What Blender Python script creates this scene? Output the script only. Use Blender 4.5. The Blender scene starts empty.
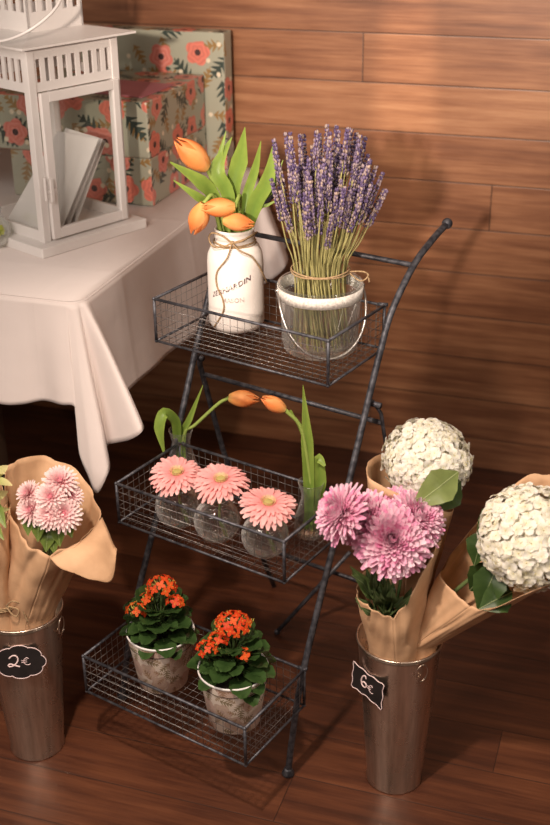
import bpy, math, random
from mathutils import Vector as V, Matrix, noise as mnoise
random.seed(7)
PI = math.pi
C = bpy.context.scene.collection

# ------------------------------------------------------------------ camera
F, TH, RO, HC = 1200.0, 0.4556, -0.0127, 1.5
cr, sr, ct, st = math.cos(RO), math.sin(RO), math.cos(TH), math.sin(TH)
CAM = V((0, 0, HC))
FW, UP0, RT0 = V((0, ct, -st)), V((0, st, ct)), V((1, 0, 0))
def ray(x, y):
    a, b = x-275, y-412.5
    px = a*cr+b*sr; py = -a*sr+b*cr
    return RT0*(px/F)+FW-UP0*(py/F)
def onp(x, y, p0, n):
    d = ray(x, y); return CAM+d*((V(p0)-CAM).dot(n)/d.dot(n))
def at(x, y, Y): return onp(x, y, (0, Y, 0), V((0, 1, 0)))
def onz(x, y, z): return onp(x, y, (0, 0, z), V((0, 0, 1)))
cam = bpy.data.objects.new('camera', bpy.data.cameras.new('camera'))
C.objects.link(cam)
right = RT0*cr+UP0*sr; up = UP0*cr-RT0*sr
M = Matrix((right, up, -FW)).transposed().to_4x4(); M.translation = CAM
cam.matrix_world = M
cd = cam.data; cd.sensor_fit = 'VERTICAL'; cd.sensor_height = 36; cd.sensor_width = 24
cd.lens = 36*F/825; cd.clip_start = .05
cd.dof.use_dof = True; cd.dof.focus_distance = 2.02; cd.dof.aperture_fstop = 4.0
bpy.context.scene.camera = cam

WY = -.322                                   # the wall's direction
WX = V((math.cos(WY), math.sin(WY), 0)); WN = V((-math.sin(WY), math.cos(WY), 0))
def W(x, n, z): return WX*x+WN*n+V((0, 0, z))
def atn(px, py, n): return onp(px, py, WN*n, WN)

# ------------------------------------------------------------------ mesh helper
class MB:
    def __init__(s): s.v = []; s.f = []; s.c = []; s.uv = {}; s.m = []
    def add(s, vs, fs, col=(1, 1, 1), uvs=None, mi=0):
        o = len(s.v); s.v += [V(p) for p in vs]
        s.c += ([col]*len(vs) if not isinstance(col, list) else col)
        for k, f in enumerate(fs):
            s.f.append([i+o for i in f]); s.m.append(mi)
            if uvs: s.uv[len(s.f)-1] = uvs[k]
    def join(s, o, mat=None, mi=None):
        b = len(s.v); fb = len(s.f)
        s.v += [(mat @ p if mat else p.copy()) for p in o.v]; s.c += o.c
        s.f += [[i+b for i in f] for f in o.f]; s.m += (o.m if mi is None else [mi]*len(o.f))
        for k, u in o.uv.items(): s.uv[k+fb] = u
        return s
    def box(s, lo, hi, mat=None, mi=0, bev=0):
        (a, b, c), (d, e, f) = lo, hi
        vs = [V(p) for p in ((a,b,c),(d,b,c),(d,e,c),(a,e,c),(a,b,f),(d,b,f),(d,e,f),(a,e,f))]
        fs = [(0,3,2,1),(4,5,6,7),(0,1,5,4),(1,2,6,5),(2,3,7,6),(3,0,4,7)]
        uvs = []
        for fc in fs:
            n = (vs[fc[1]]-vs[fc[0]]).cross(vs[fc[2]]-vs[fc[1]])
            ax = max(range(3), key=lambda i: abs(n[i])); ij = [i for i in range(3) if i != ax]
            uvs.append([(vs[i][ij[0]]+ax*.37+a, vs[i][ij[1]]+ax*.21) for i in fc])
        if mat: vs = [mat @ p for p in vs]
        s.add(vs, fs, uvs=uvs, mi=mi)
    def tube(s, pts, r, n=8, cap=True, col=(1,1,1), mi=0, flat=1.0):
        pts = [V(p) for p in pts]
        rs = r if isinstance(r, (list, tuple)) else [r]*len(pts)
        vs = []; prev = None
        for i, p in enumerate(pts):
            t = (pts[min(i+1, len(pts)-1)]-pts[max(i-1, 0)])
            if t.length < 1e-9: t = V((0,0,1))
            t.normalize()
            if prev is None: prev = t.orthogonal().normalized() if abs(t.z) > .9 else t.cross(V((0,0,1))).normalized()
            a = prev-t*prev.dot(t)
            if a.length < 1e-6: a = t.orthogonal()
            a.normalize(); b = t.cross(a); prev = a
            for k in range(n):
                w = 2*PI*k/n; vs.append(p+(a*math.cos(w)+b*math.sin(w)*flat)*rs[i])
        fs = [(i*n+k, i*n+(k+1) % n, (i+1)*n+(k+1) % n, (i+1)*n+k) for i in range(len(pts)-1) for k in range(n)]
        if cap: fs += [tuple(range(n))[::-1], tuple(range((len(pts)-1)*n, len(pts)*n))]
        s.add(vs, fs, col, mi=mi)
    def lathe(s, prof, n=40, c=V((0,0,0)), col=(1,1,1), mi=0, uvs=False):
        vs = []
        for (r, z) in prof:
            for k in range(n):
                w = 2*PI*k/n; vs.append(c+V((max(r,1e-5)*math.cos(w), max(r,1e-5)*math.sin(w), z)))
        fs = []; uv = []
        for i in range(len(prof)-1):
            for k in range(n):
                fs.append((i*n+k, i*n+(k+1) % n, (i+1)*n+(k+1) % n, (i+1)*n+k))
                R = .055
                uv.append([(k/n*2*PI*R, prof[i][1]), ((k+1)/n*2*PI*R, prof[i][1]), ((k+1)/n*2*PI*R, prof[i+1][1]), (k/n*2*PI*R, prof[i+1][1])])
        s.add(vs, fs, col, uv if uvs else None, mi=mi)
    def grid(s, rows, col=(1,1,1), close=False, mi=0):
        nr, nc = len(rows), len(rows[0]); vs = [p for r in rows for p in r]
        fs = []
        for i in range(nr-1):
            for j in range(nc if close else nc-1):
                fs.append((i*nc+j, i*nc+(j+1) % nc, (i+1)*nc+(j+1) % nc, (i+1)*nc+j))
        s.add(vs, fs, col, mi=mi)
    def ball(s, c, r, n=8, m=5, col=(1,1,1), sc=(1,1,1), mi=0):
        prof = [(r*math.sin(PI*i/m), -r*math.cos(PI*i/m)) for i in range(m+1)]
        t = MB(); t.lathe(prof, n, col=col)
        for p in t.v: p.x *= sc[0]; p.y *= sc[1]; p.z *= sc[2]; p += V(c)
        s.join(t, mi=mi)

def obj(name, mb, mats, parent=None, smooth=True, origin=None, bevel=0, solid=0, subsurf=0, world=True):
    """one mesh object; vertices are in world coordinates when world=True"""
    me = bpy.data.meshes.new(name)
    o0 = V((0,0,0))
    if world:
        if parent is not None:
            o0 = parent['_org'] if '_org' in parent else parent.location
            o0 = V(o0)
        elif origin is not None: o0 = V(origin)
    me.from_pydata([p-o0 for p in mb.v], [], mb.f)
    if not isinstance(mats, (list, tuple)): mats = [mats]
    for m in mats: me.materials.append(m)
    if mb.uv:
        ul = me.uv_layers.new(name='UV')
        for k, u in mb.uv.items():
            p = me.polygons[k]
            for q, li in enumerate(p.loop_indices): ul.data[li].uv = u[q]
    if any(c != (1,1,1) for c in mb.c):
        ca = me.color_attributes.new('Col', 'FLOAT_COLOR', 'POINT')
        for i, c in enumerate(mb.c): ca.data[i].color = (*c, 1)
    for i, p in enumerate(me.polygons): p.use_smooth = smooth; p.material_index = mb.m[i]
    me.validate(); me.update()
    o = bpy.data.objects.new(name, me); C.objects.link(o)
    if parent is not None:
        o.parent = parent; o['_org'] = list(o0)
    else: o.location = o0
    if bevel:
        b = o.modifiers.new('Bevel', 'BEVEL'); b.width = bevel; b.segments = 2; b.limit_method = 'ANGLE'
    if solid:
        b = o.modifiers.new('Solid', 'SOLIDIFY'); b.thickness = solid; b.offset = 0
    if subsurf:
        b = o.modifiers.new('Sub', 'SUBSURF'); b.levels = subsurf; b.render_levels = subsurf
    return o
def tag(o, label=None, cat=None, group=None, kind=None):
    if label: o['label'] = label
    if cat: o['category'] = cat
    if group: o['group'] = group
    if kind: o['kind'] = kind
    return o
def thing(name, label, cat, loc=(0,0,0), group=None):
    o = bpy.data.objects.new(name, None); C.objects.link(o); o.location = loc; o.empty_display_size = .02
    return tag(o, label, cat, group)
def dup(o, parent=None):
    c = o.copy(); C.objects.link(c); c.parent = parent
    for ch in [x for x in bpy.data.objects if x.parent == o]: dup(ch, c)
    return c
def align(d, p=(0,0,0), spin=0, s=1):
    q = V(d).normalized().to_track_quat('Z', 'Y')
    return Matrix.Translation(V(p)) @ q.to_matrix().to_4x4() @ Matrix.Rotation(spin, 4, 'Z') @ Matrix.Scale(s, 4)
def spline(pts, n=8):
    pts = [V(p) for p in pts]; out = []
    P = [pts[0]*2-pts[1]]+pts+[pts[-1]*2-pts[-2]]
    for i in range(1, len(P)-2):
        for k in range(n):
            t = k/n; a, b, c, d = P[i-1], P[i], P[i+1], P[i+2]
            out.append(.5*((2*b)+(c-a)*t+(2*a-5*b+4*c-d)*t*t+(3*b-a-3*c+d)*t**3))
    out.append(pts[-1]); return out
def mix(a, b, t): return tuple(a[i]*(1-t)+b[i]*t for i in range(3))
def sm(t): t = max(0, min(1, t)); return t*t*(3-2*t)

# ------------------------------------------------------------------ materials
def newmat(name):
    m = bpy.data.materials.new(name); m.use_nodes = True
    nt = m.node_tree; b = nt.nodes['Principled BSDF']; return m, nt, b
def N(nt, typ, **kw):
    n = nt.nodes.new(typ)
    for k, v in kw.items():
        if k.startswith('i_'): n.inputs[k[2:]].default_value = v
        else: setattr(n, k, v)
    return n
def mth(nt, op, a, b=None, c=None, clamp=False):
    n = nt.nodes.new('ShaderNodeMath'); n.operation = op; n.use_clamp = clamp
    for i, x in enumerate((a, b, c)):
        if x is None: continue
        if hasattr(x, 'type') or hasattr(x, 'is_linked'): nt.links.new(x, n.inputs[i])
        else: n.inputs[i].default_value = x
    return n.outputs[0]
def mixc(nt, fac, a, b, mode='MIX'):
    n = nt.nodes.new('ShaderNodeMix'); n.data_type = 'RGBA'; n.blend_type = mode
    for i, x in ((0, fac), (6, a), (7, b)):
        if hasattr(x, 'is_linked'): nt.links.new(x, n.inputs[i])
        else: n.inputs[i].default_value = (x if i == 0 else (*x, 1) if len(x) == 3 else x)
    return n.outputs[2]
def bump(nt, bsdf, h, strength=.3, dist=.002):
    n = nt.nodes.new('ShaderNodeBump'); n.inputs['Strength'].default_value = strength; n.inputs['Distance'].default_value = dist
    nt.links.new(h, n.inputs['Height']); nt.links.new(n.outputs[0], bsdf.inputs['Normal'])
def noise(nt, scale, detail=4, vec=None, rough=.5):
    n = N(nt, 'ShaderNodeTexNoise'); n.inputs['Scale'].default_value = scale; n.inputs['Detail'].default_value = detail; n.inputs['Roughness'].default_value = rough
    if vec is None:
        tc = nt.nodes.new('ShaderNodeTexCoord'); vec = tc.outputs['Object']
    nt.links.new(vec, n.inputs['Vector']); return n.outputs['Fac']
def ramp(nt, fac, stops):
    n = nt.nodes.new('ShaderNodeValToRGB'); e = n.color_ramp.elements
    while len(e) < len(stops): e.new(.5)
    for i, (p, c) in enumerate(stops): e[i].position = p; e[i].color = (*c, 1) if len(c) == 3 else c
    nt.links.new(fac, n.inputs[0]); return n.outputs[0]
def simple(name, c1, c2=None, scale=20, rough=.6, metal=0, bmp=0, bscale=None, bdist=.001, stretch=None, **kw):
    m, nt, b = newmat(name)
    b.inputs['Roughness'].default_value = rough; b.inputs['Metallic'].default_value = metal
    tc = nt.nodes.new('ShaderNodeTexCoord'); vec = tc.outputs['Object']
    if stretch:
        mp = nt.nodes.new('ShaderNodeMapping'); mp.inputs['Scale'].default_value = stretch
        nt.links.new(vec, mp.inputs[0]); vec = mp.outputs[0]
    f = noise(nt, scale, 5, vec)
    nt.links.new(ramp(nt, f, [(.35, c1), (.65, c2 or tuple(x*.85 for x in c1))]), b.inputs['Base Color'])
    if bmp: bump(nt, b, noise(nt, bscale or scale*3, 4, vec), bmp, bdist)
    for k, v in kw.items(): b.inputs[k].default_value = v
    return m
def petal_mat(name, tint=(1,1,1), trans=.3, rough=.55, var=.12, scale=80):
    """colour from the mesh's own colour attribute with fine variation and some translucency"""
    m, nt, b = newmat(name)
    a = N(nt, 'ShaderNodeAttribute', attribute_name='Col')
    f = noise(nt, scale, 3)
    v = ramp(nt, f, [(.3, (1-var,)*3), (.7, (1+0*var,)*3)])
    c = mixc(nt, 1.0, a.outputs['Color'], v, 'MULTIPLY')
    c = mixc(nt, 1.0, c, tint, 'MULTIPLY')
    nt.links.new(c, b.inputs['Base Color']); b.inputs['Roughness'].default_value = rough
    b.inputs['Specular IOR Level'].default_value = .3
    t = nt.nodes.new('ShaderNodeBsdfTranslucent'); nt.links.new(c, t.inputs[0])
    mx = nt.nodes.new('ShaderNodeMixShader'); mx.inputs[0].default_value = trans
    nt.links.new(b.outputs[0], mx.inputs[1]); nt.links.new(t.outputs[0], mx.inputs[2])
    nt.links.new(mx.outputs[0], nt.nodes['Material Output'].inputs[0])
    return m

def wood(name, uaxis, vaxis, pw, v0, plen, cols, rough, seed=0., seam=None, groove=.012, coat=0.):
    """planks: uaxis = along the boards, vaxis = across, both as unit vectors in object space"""
    m, nt, b = newmat(name)
    tc = nt.nodes.new('ShaderNodeTexCoord')
    def dot(ax):
        n = nt.nodes.new('ShaderNodeVectorMath'); n.operation = 'DOT_PRODUCT'
        nt.links.new(tc.outputs['Object'], n.inputs[0]); n.inputs[1].default_value = ax; return n.outputs['Value']
    u, v = dot(uaxis), dot(vaxis)
    vr = mth(nt, 'DIVIDE', mth(nt, 'SUBTRACT', v, v0), pw)
    row = mth(nt, 'FLOOR', vr); fv = mth(nt, 'SUBTRACT', vr, row)
    ur = mth(nt, 'ADD', mth(nt, 'DIVIDE', mth(nt, 'SUBTRACT', u, seam or 0.), plen), mth(nt, 'FRACT', mth(nt, 'MULTIPLY', row, .377)))
    colm = mth(nt, 'FLOOR', ur); fu = mth(nt, 'SUBTRACT', ur, colm)
    cv = nt.nodes.new('ShaderNodeCombineXYZ'); nt.links.new(row, cv.inputs[0]); nt.links.new(colm, cv.inputs[1]); cv.inputs[2].default_value = seed
    w2 = N(nt, 'ShaderNodeTexWhiteNoise', noise_dimensions='3D'); nt.links.new(cv.outputs[0], w2.inputs['Vector'])
    rid = w2.outputs['Value']
    # grain
    gv = nt.nodes.new('ShaderNodeCombineXYZ')
    nt.links.new(mth(nt, 'ADD', mth(nt, 'MULTIPLY', u, 2.2), mth(nt, 'MULTIPLY', rid, 37.)), gv.inputs[0])
    nt.links.new(mth(nt, 'MULTIPLY', v, 32.), gv.inputs[1]); nt.links.new(mth(nt, 'MULTIPLY', rid, 11.), gv.inputs[2])
    g1 = noise(nt, 1.6, 6, gv.outputs[0], .6)
    gv2 = nt.nodes.new('ShaderNodeCombineXYZ')
    nt.links.new(mth(nt, 'ADD', mth(nt, 'MULTIPLY', u, 6.), mth(nt, 'MULTIPLY', rid, 7.)), gv2.inputs[0])
    nt.links.new(mth(nt, 'MULTIPLY', v, 240.), gv2.inputs[1])
    g2 = noise(nt, 1.2, 4, gv2.outputs[0], .6)
    g3 = noise(nt, 5., 3)
    t = mth(nt, 'ADD', mth(nt, 'MULTIPLY', g1, .85), mth(nt, 'MULTIPLY', rid, .18))
    t = mth(nt, 'ADD', t, mth(nt, 'MULTIPLY', mth(nt, 'SUBTRACT', g2, .5), .28))
    t = mth(nt, 'ADD', t, mth(nt, 'MULTIPLY', mth(nt, 'SUBTRACT', g3, .5), .35))
    c = ramp(nt, t, cols)
    # gaps between boards
    ev = mth(nt, 'MINIMUM', fv, mth(nt, 'SUBTRACT', 1., fv))
    eu = mth(nt, 'MULTIPLY', mth(nt, 'MINIMUM', fu, mth(nt, 'SUBTRACT', 1., fu)), plen/pw)
    e = mth(nt, 'MINIMUM', ev, eu)
    gm = mth(nt, 'DIVIDE', e, groove, clamp=True)
    c = mixc(nt, mth(nt, 'SUBTRACT', 1., gm), c, (.018, .008, .005))
    nt.links.new(c, b.inputs['Base Color'])
    rr = mth(nt, 'ADD', rough, mth(nt, 'MULTIPLY', mth(nt, 'SUBTRACT', g2, .5), .3)); nt.links.new(rr, b.inputs['Roughness'])
    bump(nt, b, mth(nt, 'ADD', mth(nt, 'MULTIPLY', gm, 1.), mth(nt, 'MULTIPLY', g2, .35)), .35, .0012)
    b.inputs['Coat Weight'].default_value = coat; b.inputs['Coat Roughness'].default_value = .28
    return m

def floral(name, bg, flower, flower2, centre, leaf, leaf2, fs=11., lscale=17., fpick=.42, rough=.45, blush=1.0, coat=.15):
    m, nt, b = newmat(name)
    tc = nt.nodes.new('ShaderNodeTexCoord'); uv = tc.outputs['UV']
    def cell(scale, off):
        mp = nt.nodes.new('ShaderNodeMapping'); mp.inputs['Location'].default_value = (off, off*1.7, 0); mp.inputs['Scale'].default_value = (scale,)*3
        nt.links.new(uv, mp.inputs[0])
        vo = N(nt, 'ShaderNodeTexVoronoi', voronoi_dimensions='2D'); vo.inputs['Scale'].default_value = 1; vo.inputs['Randomness'].default_value = .75
        nt.links.new(mp.outputs[0], vo.inputs['Vector'])
        d = nt.nodes.new('ShaderNodeVectorMath'); d.operation = 'SUBTRACT'
        nt.links.new(mp.outputs[0], d.inputs[0]); nt.links.new(vo.outputs['Position'], d.inputs[1])
        sx = nt.nodes.new('ShaderNodeSeparateXYZ'); nt.links.new(d.outputs[0], sx.inputs[0])
        sc = nt.nodes.new('ShaderNodeSeparateColor'); nt.links.new(vo.outputs['Color'], sc.inputs[0])
        return sx.outputs[0], sx.outputs[1], vo.outputs['Distance'], sc.outputs[0], sc.outputs[1], sc.outputs[2]
    def leafmask(scale, off, ln, wd, pick):
        x, y, dist, r, g, bl = cell(scale, off)
        a = mth(nt, 'MULTIPLY', r, 6.283); ca, sa = mth(nt, 'COSINE', a), mth(nt, 'SINE', a)
        u = mth(nt, 'ADD', mth(nt, 'MULTIPLY', x, ca), mth(nt, 'MULTIPLY', y, sa))
        v = mth(nt, 'SUBTRACT', mth(nt, 'MULTIPLY', y, ca), mth(nt, 'MULTIPLY', x, sa))
        # a sprig: leaflets either side of a stem
        u2 = mth(nt, 'DIVIDE', u, ln)
        env = mth(nt, 'SUBTRACT', 1., mth(nt, 'MULTIPLY', u2, u2))
        teeth = mth(nt, 'ADD', .62, mth(nt, 'MULTIPLY', mth(nt, 'SINE', mth(nt, 'MULTIPLY', mth(nt, 'ADD', u, mth(nt, 'MULTIPLY', mth(nt, 'ABSOLUTE', v), -.7)), 34.)), .5))
        w = mth(nt, 'MULTIPLY', mth(nt, 'MULTIPLY', env, teeth), wd)
        mk = mth(nt, 'MULTIPLY', mth(nt, 'LESS_THAN', mth(nt, 'ABSOLUTE', v), w), mth(nt, 'LESS_THAN', mth(nt, 'ABSOLUTE', u2), 1.))
        return mth(nt, 'MULTIPLY', mk, mth(nt, 'GREATER_THAN', g, pick))
    col = bg
    col = mixc(nt, leafmask(lscale, 3.1, .42, .2, .25), col, leaf2)
    col = mixc(nt, leafmask(lscale*.85, 8.3, .45, .24, .2), col, leaf)
    x, y, dist, r, g, bl = cell(fs, 0.)
    ang = mth(nt, 'ARCTAN2', y, x)
    wob = mth(nt, 'ADD', .32, mth(nt, 'MULTIPLY', mth(nt, 'ABSOLUTE', mth(nt, 'SINE', mth(nt, 'ADD', mth(nt, 'MULTIPLY', ang, 2.5), mth(nt, 'MULTIPLY', r, 6.)))), .1))
    fm = mth(nt, 'MULTIPLY', mth(nt, 'LESS_THAN', dist, wob), mth(nt, 'GREATER_THAN', g, fpick))
    rings = mth(nt, 'MULTIPLY', mth(nt, 'ADD', mth(nt, 'SINE', mth(nt, 'ADD', mth(nt, 'MULTIPLY', dist, 42.), mth(nt, 'MULTIPLY', mth(nt, 'SINE', mth(nt, 'MULTIPLY', ang, 5.)), 1.2))), 1.), .5)
    fc = mixc(nt, rings, mixc(nt, mth(nt, 'GREATER_THAN', bl, .55), flower, flower2), tuple(q*.82 for q in flower))
    fc = mixc(nt, mth(nt, 'LESS_THAN', dist, .1), fc, centre)
    col = mixc(nt, mth(nt, 'MULTIPLY', fm, blush), col, fc)
    x, y, dist, r, g, bl = cell(fs*2.3, 5.5)
    dm = mth(nt, 'MULTIPLY', mth(nt, 'LESS_THAN', dist, .17), mth(nt, 'GREATER_THAN', g, .72))
    col = mixc(nt, mth(nt, 'MULTIPLY', dm, blush), col, (.75, .66, .5))
    nt.links.new(col, b.inputs['Base Color']); b.inputs['Roughness'].default_value = rough
    b.inputs['Coat Weight'].default_value = coat; b.inputs['Coat Roughness'].default_value = .16
    bump(nt, b, noise(nt, 9., 2), .25, .006)
    return m
def glass(name, tint=(.96,.97,.96), edge=.85, rough=.02, haze=.34):
    """thin clear glass: see-through face on, reflective and painted whitish toward the rims"""
    m, nt, b = newmat(name); nt.nodes.remove(b)
    t = nt.nodes.new('ShaderNodeBsdfTransparent')
    f = noise(nt, 30, 2); nt.links.new(ramp(nt, f, [(.3, tint), (.7, tuple(x*.98 for x in tint))]), t.inputs[0])
    g = nt.nodes.new('ShaderNodeBsdfGlossy'); g.inputs['Roughness'].default_value = rough
    lw = nt.nodes.new('ShaderNodeLayerWeight'); lw.inputs[0].default_value = .5
    k = mth(nt, 'ADD', mth(nt, 'MULTIPLY', mth(nt, 'POWER', lw.outputs['Facing'], 2.5), edge), .05, clamp=True)
    mx = nt.nodes.new('ShaderNodeMixShader'); nt.links.new(k, mx.inputs[0])
    nt.links.new(t.outputs[0], mx.inputs[1]); nt.links.new(g.outputs[0], mx.inputs[2])
    df = nt.nodes.new('ShaderNodeBsdfDiffuse'); df.inputs[0].default_value = (.9,.88,.85,1); m2 = nt.nodes.new('ShaderNodeMixShader')  # white diffuse mixed in at the rims stands in for bright glass highlights
    nt.links.new(mth(nt, 'ADD', .008, mth(nt, 'MULTIPLY', mth(nt, 'POWER', lw.outputs['Facing'], 2.5), haze)), m2.inputs[0])
    nt.links.new(mx.outputs[0], m2.inputs[1]); nt.links.new(df.outputs[0], m2.inputs[2])
    nt.links.new(m2.outputs[0], nt.nodes['Material Output'].inputs[0]); return m
def water(name, ior=1.33, clear=.45):
    m, nt, b = newmat(name)
    b.inputs['Transmission Weight'].default_value = 1; b.inputs['Roughness'].default_value = 0; b.inputs['IOR'].default_value = ior
    f = noise(nt, 30, 2); nt.links.new(ramp(nt, f, [(.3, (.97,.99,.97)), (.7, (.99,1,.99))]), b.inputs['Base Color'])
    t = nt.nodes.new('ShaderNodeBsdfTransparent'); mx = nt.nodes.new('ShaderNodeMixShader'); mx.inputs[0].default_value = clear
    nt.links.new(b.outputs[0], mx.inputs[1]); nt.links.new(t.outputs[0], mx.inputs[2])
    nt.links.new(mx.outputs[0], nt.nodes['Material Output'].inputs[0]); return m
def pane(name):
    m, nt, b = newmat(name); nt.nodes.remove(b)
    t = nt.nodes.new('ShaderNodeBsdfTransparent'); t.inputs[0].default_value = (.95, .96, .95, 1)
    g = nt.nodes.new('ShaderNodeBsdfGlossy'); g.inputs['Roughness'].default_value = .03
    lw = nt.nodes.new('ShaderNodeLayerWeight'); lw.inputs[0].default_value = .5; fr = mth(nt, 'MULTIPLY', mth(nt, 'POWER', lw.outputs['Facing'], 3.), .5)
    nz = noise(nt, 12, 3)
    k = mth(nt, 'ADD', fr, mth(nt, 'MULTIPLY', nz, .08), clamp=True)
    mx = nt.nodes.new('ShaderNodeMixShader'); nt.links.new(k, mx.inputs[0])
    nt.links.new(t.outputs[0], mx.inputs[1]); nt.links.new(g.outputs[0], mx.inputs[2])
    nt.links.new(mx.outputs[0], nt.nodes['Material Output'].inputs[0]); return m

M_FLOOR = wood('floor_boards', WX, WN, .113, 1.423, 1.35,
    [(.2, (.024,.008,.004)), (.45, (.060,.018,.008)), (.65, (.105,.034,.014)), (.88, (.16,.058,.024))], .46, seed=4., coat=.05, seam=-.487)
M_WALL = wood('wall_boards', WX, V((0,0,1)), .11, .963, 2.4,
    [(.2, (.12,.042,.018)), (.42, (.22,.087,.039)), (.6, (.33,.147,.069)), (.85, (.49,.255,.13))], .42, seed=9., seam=atn(363, 58, 2.75).dot(WX), groove=.02, coat=.15)
M_METAL = simple('worn_grey_iron', (.035,.036,.045), (.12,.12,.135), 90, .5, .55, .5, 160, .0008)
M_WIRE = simple('wire', (.15,.14,.14), (.36,.33,.31), 120, .38, .7)
M_CLOTH = None
M_WHITE = simple('white_paint', (.82,.785,.76), (.78,.74,.715), 14, .38, 0, .05, 60)
def galv():
    m, nt, b = newmat('galvanised_steel')
    tc = nt.nodes.new('ShaderNodeTexCoord'); mp = nt.nodes.new('ShaderNodeMapping'); mp.inputs['Scale'].default_value = (1,1,.05)
    nt.links.new(tc.outputs['Object'], mp.inputs[0])
    f = noise(nt, 45, 5, mp.outputs[0], .65); g = noise(nt, 40, 4)
    nt.links.new(ramp(nt, f, [(.3, (.36,.28,.22)), (.7, (.74,.60,.49))]), b.inputs['Base Color'])  # warm vertical streaks in the colour stand in for reflections of the wood
    b.inputs['Metallic'].default_value = .95
    nt.links.new(mth(nt, 'ADD', .2, mth(nt, 'MULTIPLY', g, .18)), b.inputs['Roughness'])
    bump(nt, b, f, .18, .0015); return m
M_GALV = galv()
M_KRAFT = simple('kraft_paper', (.64,.40,.23), (.54,.325,.18), 30, .72, 0, .5, 18, .003)
M_JUTE = simple('jute_twine', (.42,.29,.16), (.25,.16,.08), 300, .9, 0, .8, 700, .0006)
M_RIBBON = simple('lace_ribbon', (.8,.76,.7), (.5,.47,.43), 260, .8, 0, .6, 400, .0006)
M_SOIL = simple('soil', (.02,.013,.009), (.055,.035,.022), 160, .95, 0, 1., 220, .004)
M_PETAL = petal_mat('petal', trans=.32)
M_LEAF = petal_mat('leaf', trans=.25, rough=.4)
M_DLEAF = petal_mat('waxy_leaf', trans=.06, rough=.25)
M_STEM = petal_mat('stem', trans=.05)
M_GLASS = glass('clear_glass')
M_WATER = water('water'); M_GLOBE = glass('blown_glass', (.95,.96,.95), 1.1, .0, .6)
M_PANE = pane('window_glass')
M_CARD = simple('envelope_paper', (.76,.73,.71), (.70,.67,.65), 8, .6)
M_PINK = simple('pink_paper', (.52,.2,.24), (.47,.17,.21), 10, .6)
M_GIFT = floral('floral_gift_wrap', (.38,.385,.30), (.76,.22,.16), (.70,.26,.22), (.06,.03,.03), (.035,.055,.045), (.3,.18,.06), 13.5, 15.)
M_BLACK = simple('chalkboard_black', (.008,.006,.006), (.016,.012,.012), 40, .6)
M_CHALK = simple('chalk_line', (.85,.68,.66), (.7,.52,.52), 150, .8)
M_DARKWOOD = simple('dark_table_wood', (.03,.018,.012), (.05,.03,.018), 20, .5)
def jar_mat():
    m, nt, b = newmat('chalk_painted_glass')
    f = noise(nt, 26, 6, rough=.75); k = mth(nt, 'GREATER_THAN', f, .715)
    c = mixc(nt, k, (.83,.775,.725), (.12,.09,.09)); nt.links.new(c, b.inputs['Base Color'])
    b.inputs['Roughness'].default_value = .7; bump(nt, b, noise(nt, 60, 3), .25, .001); return m
M_JAR = jar_mat()
def print_mat():
    m, nt, b = newmat('worn_print')
    tc = nt.nodes.new('ShaderNodeTexCoord')
    f = noise(nt, 150, 4, rough=.8); k = mth(nt, 'GREATER_THAN', f, .46)
    nt.links.new(mixc(nt, k, (.8,.74,.69), (.12,.075,.08)), b.inputs['Base Color']); b.inputs['Roughness'].default_value = .8; return m
M_PRINT = print_mat()
M_PRINT2 = simple('faded_print', (.8,.74,.69), (.42,.34,.32), 170, .8)
def pot_mat():
    return floral('vintage_floral_pot', (.80,.70,.60), (.5,.25,.19), (.52,.34,.2), (.3,.12,.08), (.30,.24,.14), (.42,.31,.2), 22., 40., fpick=.12, rough=.6, blush=.5, coat=0.)
M_POT = pot_mat()
def cloth_mat():
    m, nt, b = newmat('ivory_tablecloth')
    tc = nt.nodes.new('ShaderNodeTexCoord')
    def dot(ax):
        n = nt.nodes.new('ShaderNodeVectorMath'); n.operation = 'DOT_PRODUCT'
        nt.links.new(tc.outputs['Object'], n.inputs[0]); n.inputs[1].default_value = ax; return n.outputs['Value']
    x, n_ = dot(WX), dot(WN)
    def line(c, p, w): return mth(nt, 'SUBTRACT', 1., mth(nt, 'DIVIDE', mth(nt, 'ABSOLUTE', mth(nt, 'SUBTRACT', c, p)), w), clamp=True)
    h = mth(nt, 'ADD', line(x, -1.03, .014), line(n_, 1.915, .014))
    h = mth(nt, 'ADD', h, line(x, -1.33, .014)); h = mth(nt, 'ADD', h, line(n_, 2.25, .014))
    wv = noise(nt, 900, 2)
    big = noise(nt, 6., 4)
    hh = mth(nt, 'ADD', mth(nt, 'MULTIPLY', h, .28), mth(nt, 'MULTIPLY', wv, .1)); hh = mth(nt, 'ADD', hh, mth(nt, 'MULTIPLY', big, 2.))
    bump(nt, b, hh, .55, .004)
    nt.links.new(ramp(nt, noise(nt, 3., 2), [(.3, (.74,.655,.62)), (.7, (.70,.615,.58))]), b.inputs['Base Color'])
    b.inputs['Roughness'].default_value = .8; b.inputs['Sheen Weight'].default_value = .2; return m
M_CLOTH = cloth_mat()

# ------------------------------------------------------------------ setting
mb = MB(); mb.add([W(-6,-2,0), W(5,-2,0), W(5,2.75,0), W(-6,2.75,0)], [(0,1,2,3)])
tag(obj('floor', mb, M_FLOOR), kind='structure')
mb = MB(); mb.add([W(-6,2.75,0), W(5,2.75,0), W(5,2.75,3.2), W(-6,2.75,3.2), W(-6,2.85,0), W(5,2.85,0), W(5,2.85,3.2), W(-6,2.85,3.2)],
   [(0,1,2,3), (4,7,6,5), (0,4,5,1), (3,2,6,7), (0,3,7,4), (1,5,6,2)])
tag(obj('wall_back', mb, M_WALL, smooth=False), kind='structure')

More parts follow.
